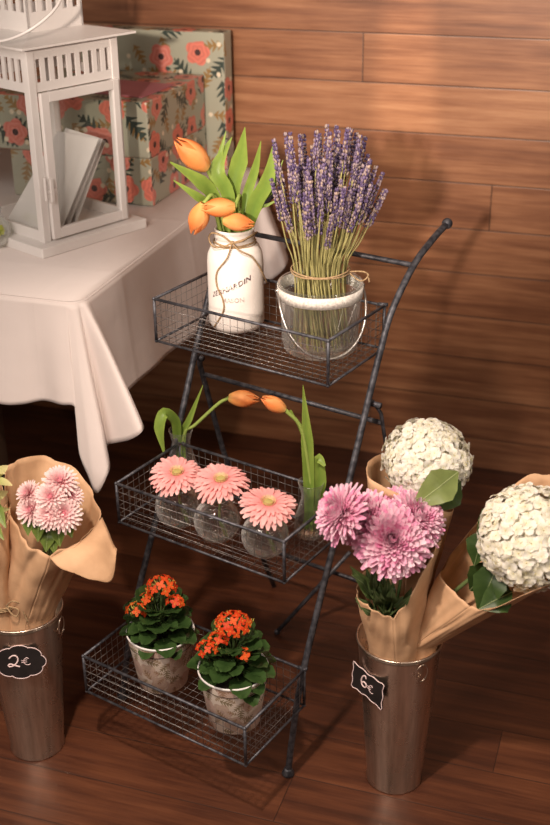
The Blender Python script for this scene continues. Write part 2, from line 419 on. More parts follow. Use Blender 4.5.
# ------------------------------------------------------------------ table
TZ = .75
tb = thing('dining_table', 'dark table hidden under the ivory tablecloth beside the wood wall', 'table', W(-1.5, 2.24, 0))
MW = Matrix.Rotation(WY, 4, 'Z')
mb = MB(); mb.box((-2.05,1.765,.715), (-.95,2.70,.744), MW); obj('tabletop', mb, M_DARKWOOD, tb, smooth=False, bevel=.004)
for lx, ln in ((-1.2, 1.82), (-1.4, 2.66), (-1.98, 1.82), (-1.98, 2.66)):
    mb = MB(); mb.box((lx-.022, ln-.022, 0), (lx+.022, ln+.022, .715), MW)
    obj('leg', mb, M_DARKWOOD, tb, smooth=False, bevel=.003)

# tablecloth: edge path with a hem path below it
ex_, en_ = -.938, 1.752
top = []; hem = []
def addp(t, h): top.append(t); hem.append(h)
for x in (-2.06, -1.8, -1.6, -1.42, -1.3, -1.2): addp((x, en_), W(x, 1.738+.01*math.sin(x*9), .552+.004*math.sin(x*14)))
for px, py, n in ((0,403,1.733), (22,404,1.738), (44,400,1.75), (62,404,1.733)):
    q = atn(px, py, n); addp((q.dot(WX)*.85-.15*1.02, en_), q)
cor = [(76,407,1.731), (78,432,1.728), (80,455,1.722), (88,475,1.712), (97,493,1.702), (108,474,1.712), (110,462,1.73), (106,446,1.752), (112,443,1.745), (127,440,1.722), (138,434,1.712), (142,427,1.725), (139,419,1.765), (132,402,1.82), (129,393,1.87)]
for i, (px, py, n) in enumerate(cor):
    a = i/(len(cor)-1)*PI/2; r = .03
    addp((ex_-r+r*math.sin(a), en_+r-r*math.cos(a)), atn(px, py, n))
for px, py, X, pn in ((150,371,-.915,2.0), (175,349,-.918,2.13), (205,325,-.912,2.28), (232,303,-.918,2.42), (252,289,-.90,2.54), (270,280,-.875,2.62), (285,266,-.835,2.67)):
    q = onp(px, py, WX*X, WX); addp((ex_, pn), q)
addp((ex_-.01, 2.705), atn(283, 252, 2.715)); addp((ex_-.1, 2.71), W(-1.0, 2.735, .56)); addp((-2.06, 2.71), W(-2.06, 2.735, .55))
S = 6
tv = [W(a, b, TZ+.003) for a, b in top]; topS = [tv[i//S].lerp(tv[min(i//S+1, len(tv)-1)], (i % S)/S) for i in range((len(tv)-1)*S+1)]; hemS = spline(hem, S)
rows = []
NR = 26
for i in range(NR+1):
    t = i/NR; row = []
    for k, (p, h) in enumerate(zip(topS, hemS)):
        d = h-p
        o = V((d.x, d.y, 0))
        z = p.z+(h.z-p.z)*t
        f = 1-(1-t)**1.5 if t < 1 else 1
        f = .35*min(1, t*6)*0 + (t*.8+.2*f)
        q = V((p.x+o.x*f, p.y+o.y*f, z))
        # soft shoulder where the cloth turns over the edge, gentle billows lower down
        
        
        w = mnoise.noise(V((q.x*9, q.y*9, q.z*2.5)))*.008*sm(t*2)
        q += (WN*-1 if k < len(topS)*.5 else WX)*w
        row.append(q)
    rows.append(row)
mb = MB(); mb.grid(rows)
# top surface: inner ring then a fan of quads toward a centre line
cxy = W(-1.5, 2.23, TZ+.004)
inn_ = [p+(V((cxy.x, cxy.y, p.z))-p).normalized()*.005+V((0,0,.0022)) for p in rows[0]]
mb.grid([rows[0], inn_]); mb.add(inn_, [tuple(range(len(inn_)))])
o = obj('tablecloth', mb, M_CLOTH, origin=(0,0,0), solid=.0018)
tag(o, 'ivory cloth draped over the table, one corner hanging in a long fold', 'tablecloth')

# ------------------------------------------------------------------ lantern
LC = V((-.447, 2.385, TZ+.0065)); LA = math.radians(47)
ML = Matrix.Translation(LC) @ Matrix.Rotation(LA, 4, 'Z')
def lbox(mb, lo, hi): mb.box(lo, hi, ML)
ln = thing('candle_lantern', 'tall white metal lantern with glass panes standing on the tablecloth', 'lantern', LC)
HB, HP, Z1, Z2 = .133, .108, .02, .388
mb = MB(); lbox(mb, (-HB,-HB,0), (HB,HB,Z1)); obj('base', mb, M_WHITE, ln, smooth=False, bevel=.002)
for sx in (-1,1):
    for sy in (-1,1):
        mb = MB(); a, b = sx*HP, sy*HP
        lbox(mb, (min(a,a-sx*.017), min(b,b-sy*.017), Z1), (max(a,a-sx*.017), max(b,b-sy*.017), Z2)); obj('post', mb, M_WHITE, ln, smooth=False, bevel=.0012)
# each side: slotted band on top, low rail
def side(k):
    R = ML @ Matrix.Rotation(k*PI/2, 4, 'Z')
    mb = MB(); h = HP-.016; y0, y1 = -HP+.002, -HP+.006
    zb, zs0, zs1 = .305, .322, .364
    mb.box((-h,y0,zs1), (h,y1,Z2), R); mb.box((-h,y0,zb), (h,y1,zs0), R)
    ns = 9; pitch = 2*h/ns
    for i in range(ns+1):
        c = -h+i*pitch; w = pitch*.25
        mb.box((max(c-w,-h), y0, zs0), (min(c+w,h), y1, zs1), R)
    obj('slotted_band', mb, M_WHITE, ln, smooth=False)
    if k != 0:
        mb = MB(); mb.box((-h,y0,Z1), (h,y1+.004,Z1+.022), R); obj('bottom_rail', mb, M_WHITE, ln, smooth=False, bevel=.001)
        mb = MB(); mb.add([R@V(p) for p in ((-h,y0+.002,Z1+.022),(h,y0+.002,Z1+.022),(h,y0+.002,zb),(-h,y0+.002,zb))], [(0,1,2,3)]); obj('glass_pane', mb, M_PANE, ln, smooth=False)
for k in range(4): side(k)
# door on the side turned to the camera (local -y)
dr = MB(); y0, y1 = -HP-.006, -HP+.004; x0, x1, z0, z1 = -HP+.02, HP-.008, Z1+.004, .303
dr.box((x0,y0,z0), (x0+.018,y1,z1), ML); dr.box((x1-.015,y0,z0), (x1,y1,z1), ML)
dr.box((x0+.018,y0,z1-.018), (x1-.015,y1,z1), ML); dr.box((x0+.018,y0,z0), (x1-.015,y1,z0+.02), ML)
dro = obj('door', dr, M_WHITE, ln, smooth=False, bevel=.0012)
mb = MB(); mb.add([ML@V(p) for p in ((x0+.018,-HP-.001,z0+.02),(x1-.015,-HP-.001,z0+.02),(x1-.015,-HP-.001,z1-.018),(x0+.018,-HP-.001,z1-.018))], [(0,1,2,3)]); obj('glass_pane', mb, M_PANE, dro, smooth=False)
mb = MB(); mb.box((x0-.012,y0-.005,.118), (x0+.012,y0,.124), ML); mb.box((x0-.002,y0-.008,.1), (x0+.004,y0,.145), ML); mb.tube([ML@V((x0-.012,y0-.003,.105)), ML@V((x0-.012,y0-.003,.15))], .003, 8)
obj('latch', mb, M_WHITE, dro, smooth=False)
# roof: eave plate rising to a slotted chimney
E_, CH = .134, .064
mb = MB()
def ring(h, z): return [ML@V((a*h, b*h, z)) for a, b in ((-1,-1),(1,-1),(1,1),(-1,1))]
mb.grid([ring(E_, Z2-.001), ring(E_, Z2+.003), ring(CH+.003, Z2+.016), ring(CH-.004, Z2+.016), ring(E_-.01, Z2-.001)], close=True)
rf = obj('roof', mb, M_WHITE, ln, smooth=False)
mb = MB(); zc0, zc1 = Z2+.015, Z2+.125
for k in range(4):
    R = ML @ Matrix.Rotation(k*PI/2, 4, 'Z')
    mb.box((-CH,-CH,zc0), (CH,-CH+.004,zc0+.036), R); mb.box((-CH,-CH,zc1-.022), (CH,-CH+.004,zc1), R)
    for i in range(6):
        c = -CH+.004+i*(2*CH-.008)/5; mb.box((max(-CH,c-.0055), -CH, zc0+.036), (min(CH,c+.0055), -CH+.004, zc1-.022), R)
obj('chimney', mb, M_WHITE, ln, smooth=False)
mb = MB(); mb.grid([ring(CH+.012, zc1), ring(CH+.012, zc1+.004), ring(.004, zc1+.035)], close=True); obj('chimney_cap', mb, M_WHITE, ln, smooth=False)
mb = MB(); hp = []
for i in range(25):
    a = PI*i/24; hp.append(ML@V((-.075*math.cos(a)*1., -CH-.012-.09*math.sin(a)*.62, zc0+.045-.075*math.sin(a)*.55)))
hp = spline([at(-22,40,2.22), at(-8,42,2.19), at(10,39,2.17), at(28,31,2.16), at(45,19,2.17), at(57,6,2.19), at(64,-10,2.22), at(66,-24,2.25)], 6)
mb.tube(hp, .0028, 8); obj('handle', mb, M_WHITE, ln)

# envelopes leaning inside the lantern (a card box)
def card(name, pts, mat, label, cat, th=.0012, group=None):
    mb = MB(); a = [V(p) for p in pts]; n = (a[1]-a[0]).cross(a[3]-a[0]).normalized()*th
    mb.add(a+[p+n for p in a], [(0,1,2,3),(7,6,5,4),(0,4,5,1),(1,5,6,2),(2,6,7,3),(3,7,4,0)])
    o = obj(name, mb, mat, smooth=False, origin=a[0]); return tag(o, label, cat, group)
def lp(x, y, z): return ML @ V((x, y, z))
ez = LC.z+Z1+.002
envs = [(onz(7,221,ez), onz(60,234,ez), at(99,139,2.37), at(58,131,2.37), 'large white envelope leaning in the lantern, nearest the camera'),
        (onz(22,217,ez), onz(68,229,ez), at(103,139,2.405), at(66,128,2.405), 'white envelope just behind the nearest one in the lantern, leaning the same way'),
        (onz(38,214,ez), onz(76,225,ez), at(106,141,2.44), at(74,131,2.44), 'rearmost white envelope in the lantern, its edge showing at the right')]
for a_, b_, c_, d_, lab in envs:
    card('envelope', [a_, b_, c_, d_], M_CARD, lab, 'envelope', group='envelopes in the lantern')

# ------------------------------------------------------------------ gifts
def gift(lo, hi, label, off=0):
    mb = MB(); mb.box(lo, hi, MW)
    for k in mb.uv: mb.uv[k] = [(a+off, b+off*1.3) for a, b in mb.uv[k]]
    c = MW @ V(((lo[0]+hi[0])/2, (lo[1]+hi[1])/2, lo[2]))
    o = obj('gift_box', mb, M_GIFT, smooth=False, origin=c, bevel=.004)
    return tag(o, label, 'gift', 'gift boxes in floral paper on the table')
q0 = onz(153.5, 207, .756); qx, qn = q0.dot(WX), q0.dot(WN)
gz = TZ+.0065
gift((qx-.34, qn, gz), (qx, 2.658, gz+.105), 'lowest floral wrapped gift box, lying flat under another box behind the lantern')
gift((qx-.37, qn-.004, gz+.1055), (qx+.0, 2.655, gz+.225), 'floral wrapped gift box with the pink card on top', .43)
tq = atn(225.5, 100, 2.664).dot(WX)
gift((tq-.42, 2.664, gz), (tq, 2.715, gz+.318), 'tallest floral wrapped gift box, standing upright against the wooden wall', .9)
zt = gz+.2262
pc = [onz(91,93,zt), onz(142,98,zt), onz(174,85,zt), onz(118,80,zt)]
card('card', pc, M_PINK, 'flat pink card lying on the middle gift box', 'card', .0015)

# ------------------------------------------------------------------ plant rack
RO_ = V((-.1985, 1.8722, 0)); RY = -.5942; RL, RW, RH = .3389, .1747, .0755
REX = V((math.cos(RY), math.sin(RY), 0)); REY = V((-math.sin(RY), math.cos(RY), 0))
def R_(u, v, z): return RO_+REX*u+REY*v+V((0,0,z))
rack = thing('plant_rack', 'folding grey iron plant stand with three wire mesh baskets', 'plant stand', R_(RL/2, 0, 0))
tiers = [(.7956, 0.), (.5045, -.1268), (.22, -.2438)]
def basket(zt, v0):
    zb = zt-RH; fr = MB(); wm = MB(); r = .0026
    cs = [(0,v0), (RL,v0), (RL,v0+RW), (0,v0+RW)]
    for i in range(4):
        a, b = cs[i], cs[(i+1) % 4]
        fr.tube([R_(a[0],a[1],zt), R_(b[0],b[1],zt)], r, 8); fr.tube([R_(a[0],a[1],zb), R_(b[0],b[1],zb)], r*.85, 8)
        fr.tube([R_(a[0],a[1],zb), R_(a[0],a[1],zt)], r, 8); fr.ball(R_(a[0],a[1],zt), r*1.3); fr.ball(R_(a[0],a[1],zb), r*1.2)
    w = .0006; nu, nv, nz = 24, 12, 5
    for i in range(1, nu):
        u = RL*i/nu
        wm.tube([R_(u,v0,zt), R_(u,v0,zb), R_(u,v0+RW,zb), R_(u,v0+RW,zt)], w, 4, False)
    for j in range(1, nv):
        v = v0+RW*j/nv
        wm.tube([R_(0,v,zt), R_(0,v,zb), R_(RL,v,zb), R_(RL,v,zt)], w, 4, False)
    for k in range(1, nz):
        z = zb+RH*k/nz; wm.tube([R_(*c, z) for c in cs]+[R_(*cs[0], z)], w, 4, False)
    o = obj('basket', fr, M_METAL, rack); obj('wire_mesh', wm, M_WIRE, o)
    # hooks to the legs
for zt_, v0_ in tiers: basket(zt_, v0_)
prof = [(-.093,.006), (-.088,.08), (-.066,.219), (.048,.51), (.108,.64), (.15,.727), (.185,.785), (.256,.842), (.32,.868), (.372,.882)]
for u in (-.0085, RL+.0085):
    fs_ = -.05 if u < 0 else -.027
    uf = lambda z: u+fs_*max(0, 1-z/.45)**1.3
    mb = MB(); mb.tube(spline([R_(uf(z), v, z) for v, z in prof], 6), .0058, 10)
    o = obj('front_leg', mb, M_METAL, rack)
    mb = MB(); mb.ball(R_(u, .375, .8825), .0095, 14, 10); obj('knob', mb, M_METAL, o)
    mb = MB(); mb.lathe([(0,0),(.011,0),(.011,.004),(.008,.01),(.0065,.014),(0,.014)], 16, R_(u+fs_,-.093,.0)); obj('foot_cap', mb, M_METAL, o)
    s = -1 if u < 0 else 1
    mb = MB(); ur = u-s*.014 if s > 0 else u+.014
    mb.tube([R_(u+s*.0, .128, .645), R_(ur if False else u+s*.010, .14, .62), R_(u+s*.010, .20, .42), R_(u+s*.010, .285, .2), R_(u+s*.010, .37, .004)], .0052, 8, flat=.6)
    o = obj('rear_leg', mb, M_METAL, rack)
    mb = MB(); mb.tube([R_(u-s*.008, .128, .64), R_(u+s*.016, .128, .64)], .005, 10); obj('hinge_bolt', mb, M_METAL, o)
mb = MB(); mb.tube([R_(-.008, .256, .842), R_(RL+.008, .256, .842)], .0045, 10); obj('top_rail', mb, M_METAL, rack)
mb = MB(); mb.tube([R_(-.016, .15, .597), R_(RL+.016, .15, .597)], .0045, 8); obj('cross_rail', mb, M_METAL, rack)
mb = MB(); mb.tube([R_(-.016, .312, .14), R_(RL+.016, .312, .14)], .0045, 8); obj('cross_rail', mb, M_METAL, rack)
for zt_, v0_ in tiers:
    mb = MB()
    for u, s in ((0,-1), (RL,1)): mb.tube([R_(u-s*.012, v0_+RW, zt_), R_(u+s*.004, v0_+RW+.004, zt_+.001)], .0035, 8)
    obj('basket_hook', mb, M_METAL, rack)
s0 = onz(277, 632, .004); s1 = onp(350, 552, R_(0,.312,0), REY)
mb = MB(); mb.tube([s0, s1], .0045, 8); mb.ball(s0, .0065); obj('diagonal_bar', mb, M_METAL, rack)  # thin diagonal bar from the floor up towards the low cross rail

# ------------------------------------------------------------------ plant parts
def petal(mb, L, Wd, e0, e1, r0, az, z0=0, cup=.0, c0=(1,1,1), c1=(1,1,1), nu=5, nv=3, shape=None, notch=0, tw=0):
    """a petal leaving the axis at radius r0; elevation goes e0 -> e1"""
    shape = shape or (lambda t: math.sin(PI*min(1, t*.82+.1))**.8)
    rr, z = r0, z0; rows = []; cols = []
    for i in range(nu+1):
        t = i/nu; e = e0+(e1-e0)*t
        if i: rr += L/nu*math.cos(e); z += L/nu*math.sin(e)
        w = Wd*.5*shape(t); row = []
        for j in range(nv):
            q = (j/(nv-1))*2-1
            up_ = cup*w*(q*q)
            lx = rr-up_*math.sin(e)+(-notch*(1-abs(q)) if i == nu else 0); lz = z+up_*math.cos(e)
            ly = q*w
            ca, sa = math.cos(az+tw*t), math.sin(az+tw*t)
            row.append(V((lx*ca-ly*sa, lx*sa+ly*ca, lz))); cols.append(mix(c0, c1, t))
        rows.append(row)
    mb.grid(rows, cols)
def leafstrip(mb, path, widths, nrm, fold=.25, c0=(.1,.2,.04), c1=(.16,.3,.06), nv=5, wav=0):
    path = spline(path, 5); n = len(path); rows = []; cols = []
    for i, p in enumerate(path):
        t = i/(n-1); tg = (path[min(i+1,n-1)]-path[max(i-1,0)]).normalized()
        sd = tg.cross(V(nrm)); sd = sd.normalized() if sd.length > 1e-5 else V((1,0,0)); nn = sd.cross(tg)
        k = t*(len(widths)-1); a = int(min(k, len(widths)-2)); w = widths[a]+(widths[a+1]-widths[a])*(k-a)
        row = []
        for j in range(nv):
            q = j/(nv-1)*2-1
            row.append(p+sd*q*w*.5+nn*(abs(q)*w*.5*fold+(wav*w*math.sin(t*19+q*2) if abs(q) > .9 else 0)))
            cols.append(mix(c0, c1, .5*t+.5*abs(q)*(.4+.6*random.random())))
        rows.append(row)
    mb.grid(rows, cols)

def gerbera_mb():
    p = MB(); L1, L2, L3 = (.97,.47,.45), (.90,.33,.33), (.97,.62,.59)
    for n, L, w, e0, e1, r0, z in ((27,.039,.0105,.08,-.22,.008,0), (24,.035,.0095,.25,-.05,.008,.001), (22,.025,.007,.45,.1,.008,.002)):
        for k in range(n):
            a = 2*PI*(k+random.uniform(-.2,.2))/n
            petal(p, L*random.uniform(.93,1.05), w, e0+random.uniform(-.08,.08), e1+random.uniform(-.1,.1), r0, a, z, .15, L2, mix(L1, L3, random.random()), 5, 3, lambda t: .45+.55*math.sin(PI*min(1,t*.75+.12)) if t < .99 else .35)
    for n, L, e, r0 in ((34,.008,.9,.0085), (28,.007,1.1,.0065)):
        for k in range(n): petal(p, L, .0022, e, e+.2, r0, 2*PI*k/n+random.random()*.1, .001, 0, (.80,.60,.28), (.95,.70,.48), 2, 2)
    c = MB(); c.ball((0,0,.001), .0095, 16, 8, (.62,.50,.18), (1,1,.42))
    for k in range(60):
        a = k*2.4; r = .0075*math.sqrt(k/60); c.ball((r*math.cos(a), r*math.sin(a), .0042-.3*r), .0009, 5, 3, (.86,.66,.34) if k > 14 else (.62,.60,.2))
    return p, c
def mum_mb(R=.06, n=210, ctr=(.78,.20,.42), tip=(.86,.27,.52), base=(.97,.80,.86), seed=1, flat=.75):
    random.seed(seed); p = MB()
    for k in range(n):
        t = k/n                                  # 0 centre .. 1 outside
        e = 1.3-t**.8*1.6; L = R*(.30+.46*t**.6)*random.uniform(.9,1.1)
        a = k*2.39996; r0 = R*(.02+.2*t)
        # under side pale, tips pink
        cA = mix(base, ctr, .1+.3*random.random()); cB = mix(tip, base, random.random()**.7*.95)
        petal(p, L, R*.17, e-.18, e+.42*(1-t*.4), r0, a, R*(.18-.2*t), .5, mix(cA, ctr, .12), cB, 4, 3, lambda s: .55+.45*math.sin(PI*min(1,s*.85+.1)) if s < .99 else .4, tw=random.uniform(-.12,.12))
    p.ball((0,0,R*.03), R*.2, 12, 8, mix(base, tip, .7), (1,1,.9))
    return p
def hydrangea_mb(R=.07, n=150, seed=3, sc=(1,1,.85), cols=((.96,.93,.84), (.99,.97,.93), (.88,.86,.66))):
    random.seed(seed); p = MB(); p.ball((0,0,0), R*.82, 16, 12, (.85,.80,.62), sc)
    fl = []
    for k in range(n):
        z = 1-1.55*(k+.5)/n; a = k*2.39996; r = math.sqrt(max(0,1-z*z)); d = V((r*math.cos(a), r*math.sin(a), z))
        d = (d+V((random.uniform(-.09,.09),)*3)).normalized()
        f = MB(); c = cols[0] if random.random() < .45 else cols[1]; s = R*.135*random.uniform(.85,1.2)
        for q in range(4):
            petal(f, s, s*.98, .3+random.uniform(-.2,.25), -.3, s*.04, q*PI/2+random.uniform(-.12,.12), 0, .25, mix(c, cols[2], .7), c, 3, 4, lambda t: (.35+.9*math.sin(PI*min(1,t*.72+.12))) if t < .99 else .62)
        f.ball((0,0,.0006), s*.1, 5, 3, (.75,.66,.3))
        pos = V((d.x*sc[0], d.y*sc[1], d.z*sc[2]))*R*random.uniform(.9,1.04)
        n_ = (d+V((random.uniform(-.4,.4), random.uniform(-.4,.4), random.uniform(-.4,.4)))).normalized()
        p.join(f, align(n_, pos, random.random()*6))
    return p
def tulip_mb(L=.058, seed=1, openn=.0):
    """closed bloom, base at origin, tip at +z"""
    random.seed(seed); p = MB()
    for ringi, (n, off, rs) in enumerate(((3, 0, .92), (3, PI/3, 1.0))):
        for k in range(n):
            az = off+2*PI*k/3+random.uniform(-.08,.08); rows = []; cols = []
            for i in range(11):
                t = i/10; rad = L*.285*rs*(math.sin(PI*min(1, t*.80+.1))**.75)*(1+openn*t)*(1-.55*t**4); half = 1.12*(math.sin(PI*min(1,t*.86+.12))**.6)*(1-t**7) + .02
                row = []
                for j in range(7):
                    q = j/6*2-1; w = az+q*half*.98
                    rj = rad*(1-.06*q*q)+L*.012*(ringi)+.0
                    row.append(V((rj*math.cos(w), rj*math.sin(w), L*t*(1-.05*q*q*t))))
                    base = mix((.93,.42,.12), (.90,.25,.06), sm(t))
                    edge = (.97,.50,.19)
                    c = mix(base, edge, abs(q)**1.5*.9)
                    if t < .15: c = mix((.80,.52,.16), c, t/.15)
                    cols.append(mix(c, (.80,.16,.05), .35*(1-abs(q))*sm(t*1.3)*random.uniform(.5,1)))
                rows.append(row)
            p.grid(rows, cols)
    return p
G0, G1 = (.13,.24,.035), (.33,.44,.085)
def tulip(label, base_pts, bloom_base, bloom_dir, L, leaves, seed, group=None, openn=0.):
    root = thing('tulip', label, 'flower', base_pts[0], group)
    b = tulip_mb(L, seed, openn); B = MB(); B.join(b, align(bloom_dir, bloom_base, seed))
    obj('bloom', B, M_PETAL, root)
    s = MB(); pts = spline(list(base_pts)+[bloom_base], 6); s.tube(pts, [.0032]*(len(pts)-1)+[.0038], 8, col=(.27,.36,.08)); obj('stem', s, M_STEM, root)
    for path, ws, nr in leaves:
        l = MB(); leafstrip(l, path, ws, nr, .35, G0, G1); obj('leaf', l, M_LEAF, root)
    return root
TOC = V((0,-.88,.48))     # roughly towards the viewer's side of the scene

# ------------------------------------------------------------------ mason jar with tulips (top basket)
JZ = tiers[0][0]-RH+.0032
J0 = onz(237, 325.5, JZ); JC = V((J0.x, J0.y, JZ))
jar = thing('mason_jar', 'white painted glass jar with worn lettering and a twine bow in the top basket', 'jar', JC)
pr = [(0,0),(.036,0),(.043,.003),(.0475,.012),(.0475,.03),(.0482,.034),(.0475,.038),(.0475,.118),(.046,.132),(.040,.146),(.034,.152),(.0325,.155),(.0325,.160),(.0338,.161),(.0338,.164),(.0325,.166),(.0325,.171),(.0335,.172),(.033,.176),(.0305,.176),(.0295,.150),(.040,.13),(.0445,.118),(.0445,.012),(.035,.005),(0,.005)]
mb = MB(); mb.lathe(pr, 56, JC); obj('body', mb, M_JAR, jar)
mb = MB()
def loopn(c, r, z, a0, a1, n=40, wob=0): return [c+V((r*math.cos(a), r*math.sin(a), z+wob*math.sin(3*a))) for a in [a0+(a1-a0)*i/n for i in range(n+1)]]
mb.tube(loopn(JC, .0352, .150, 0, 2*PI, wob=.0008), .0016, 6); mb.tube(loopn(JC, .0352, .1535, 0, 2*PI, wob=-.0008), .0016, 6)
def jp(px, py, rr=.05, dz=None):      # on the jar's surface under a pixel
    d = ray(px, py); o = CAM-JC; A = d.x*d.x+d.y*d.y; Bq = 2*(o.x*d.x+o.y*d.y); Cq = o.x*o.x+o.y*o.y-rr*rr
    D = Bq*Bq-4*A*Cq
    t = (-Bq-math.sqrt(D))/(2*A) if D > 0 else -Bq/(2*A)
    return CAM+d*t
kn = jp(232, 243, .040)
mb.ball(kn, .004, 8, 6)
mb.tube(spline([kn, jp(222,236,.043), jp(212,233,.046), jp(209,239,.049), jp(214,247,.047), jp(225,246,.044), kn], 6), .0015, 6)
mb.tube(spline([kn, jp(243,240,.041), jp(252,236,.040), jp(257,232,.037), jp(252,235,.043), jp(240,242,.044), kn], 6), .0015, 6)
mb.tube(spline([kn, jp(227,258,.0495), jp(217,272,.0495), jp(217,286,.0495), jp(223,300,.0495), jp(223,312,.0495), jp(214,327,.0495)], 6), .0014, 6)
mb.tube(spline([kn, jp(240,251,.048), jp(252,257,.0495), jp(261,270,.0505), jp(267,283,.051)], 6), .0014, 6)
obj('twine_bow', mb, M_JUTE, jar)
def wraptext(txt, size, c, r, az, z, slope=0, parent=None, mat=None, name='lettering', offs=.0004):
    cu = bpy.data.curves.new('t', 'FONT'); cu.body = txt; cu.size = size; cu.align_x = 'CENTER'; cu.offset = offs; cu.space_character = 1.05
    to = bpy.data.objects.new('t', cu); C.objects.link(to); bpy.context.view_layer.update()
    me = to.to_mesh(); vs = [v.co.copy() for v in me.vertices]; fs = [list(p.vertices) for p in me.polygons]; to.to_mesh_clear()
    bpy.data.objects.remove(to); out = []
    for v in vs:
        x = v.x; y = v.y+slope*v.x; a = az+x/r
        out.append(c+V((r*math.cos(a), r*math.sin(a), z+y)))
    m = MB(); m.add(out, fs); return obj(name, m, mat, parent, smooth=False)
fa = math.atan2(-JC.y, -JC.x)       # azimuth of the side turned to the camera
wraptext('BERNARDIN', .0128, JC, .0480, fa-.2, .081, .46, jar, M_PRINT)
wraptext('MASON', .0108, JC, .0480, fa-.12, .060, .04, jar, M_PRINT2)
YJ = JC.y
def P(x, y, d=0): return at(x, y, YJ+d)
jb = JC+V((0,0,.02)); mouth = JC+V((0,0,.178))
def inj(dx, dy): return [JC+V((-dx*.4, -dy*.4, .012)), mouth+V((dx, dy, 0))]
tulip('orange tulip leaning far out to the upper left of the white jar', inj(-.02,.0)+[P(213,185,.0)], P(207,168,-.01), P(168,133,-.03)-P(207,168,-.01), .072,
  [([mouth+V((-.01,.005,-.04)), P(215,200), P(200,182,-.02), P(170,162,-.04)], [.012,.022,.024,.002], TOC),
   ([mouth+V((0,.01,-.03)), P(233,190,.02), P(240,160,.02), P(245,127,.01)], [.012,.024,.028,.001], TOC)], 11)
tulip('orange tulip drooping over the left side of the white jar, head pointing down', inj(-.024,-.008)+[P(213,196,-.03)], P(204,203,-.045), P(192,236,-.045)-P(204,203,-.045), .056,
  [([mouth+V((-.02,0,-.03)), P(217,212), P(196,196,-.03), P(173,180,-.04)], [.010,.014,.014,.001], TOC),
   ([mouth+V((-.01,.01,-.03)), P(226,190,.01), P(219,165,.01), P(226,131,.02)], [.012,.017,.013,.001], TOC)], 12, openn=.2)
tulip('orange tulip lying sideways just above the white jar, head pointing left', inj(.008,-.008)+[P(240,196,-.02)], P(235,207,-.05), P(203,208,-.055)-P(235,207,-.05), .055,
  [([mouth+V((.01,0,-.03)), P(246,200,.02), P(255,170,.02), P(261,141,.01)], [.012,.017,.014,.001], TOC),
   ([mouth+V((0,0,-.03)), P(228,195,.0), P(217,170,.0), P(232,137,.03)], [.010,.022,.026,.001], TOC)], 13)
tulip('orange tulip resting on the rim of the white jar, pointing right', inj(-.008,-.02)+[P(222,212,-.045)], P(223,220,-.05), P(253,224,-.055)-P(223,220,-.05), .052,
  [([mouth+V((.015,0,-.03)), P(255,205,.0), P(268,180,-.01), P(275,139,-.01)], [.012,.026,.024,.001], TOC),
   ([mouth+V((.02,0,-.03)), P(257,206,.01), P(272,188,.01), P(283,160,.02)], [.010,.014,.012,.001], TOC),
   ([mouth+V((.022,0,-.02)), P(258,210,.0), P(268,205,.0), P(281,198,.0)], [.005,.006,.005,.001], TOC)], 14)

# ------------------------------------------------------------------ glass pail with lavender
K0 = onz(320, 348, JZ); KC = V((K0.x, K0.y, JZ))
pail = thing('glass_pail', 'clear glass pail with a white lace ribbon and drooping wire handle in the top basket', 'vase', KC)
pr = [(0,0),(.055,0),(.060,.004),(.062,.02),(.0675,.112),(.069,.115),(.0675,.117),(.0645,.115),(.0595,.02),(.056,.012),(0,.012)]
mb = MB(); mb.lathe(pr, 56, KC); obj('body', mb, M_GLASS, pail)
mb = MB(); mb.lathe([(.0674,.093),(.0686,.093),(.0697,.112),(.0687,.112),(.0674,.093)], 56, KC); obj('ribbon', mb, M_RIBBON, pail)
ea = fa+.12
e1 = KC+V((.070*math.cos(ea-PI/2), .070*math.sin(ea-PI/2), .105)); e2 = KC+V((.070*math.cos(ea+PI/2), .070*math.sin(ea+PI/2), .105))
fd = V((math.cos(ea), math.sin(ea), 0)); hs = (e2-e1)/2; mid = (e1+e2)/2; hp = []
for i in range(33):
    a = PI*i/32; hp.append(mid-hs*math.cos(a)*(1+.09*math.sin(a))+fd*(.075*math.sin(a)**.7)+V((0,0,-.093*math.sin(a))))
mb = MB(); mb.tube(hp, .0021, 8); mb.ball(e1, .004); mb.ball(e2, .004)
obj('handle', mb, simple('silver_wire', (.6,.57,.54), (.45,.42,.4), 60, .3, .9), pail)
KB = KC+V((0,0,.013))
lav = thing('lavender_bunch', 'tied bunch of dried purple lavender standing in the glass pail', 'flowers', KB)
random.seed(5)
S_ST = simple('dried_stem', (.36,.33,.13), (.27,.25,.09), 80, .7)
M_LAV = petal_mat('lavender_flower', trans=.1, var=.3)
protos = []
for q in range(6):
    h = MB(); Ls = .05+.03*random.random()
    nn = int(Ls/.0058)
    for i in range(nn):
        z = Ls*i/nn; rr = .0036*(1-.55*i/nn)
        for k in range(6):
            a = 2*PI*k/6+i*.6+random.uniform(-.3,.3)
            c = random.choice([(.085,.058,.13), (.13,.09,.19), (.22,.165,.26), (.34,.26,.27), (.11,.075,.17), (.40,.30,.24)])
            h.ball((rr*math.cos(a)*1.2, rr*math.sin(a)*1.2, z+random.uniform(-.001,.001)), .0018*random.uniform(.7,1.2), 5, 3, c, (1,1,1.7))
    me_o = h; protos.append((me_o, Ls))
meshes = {}
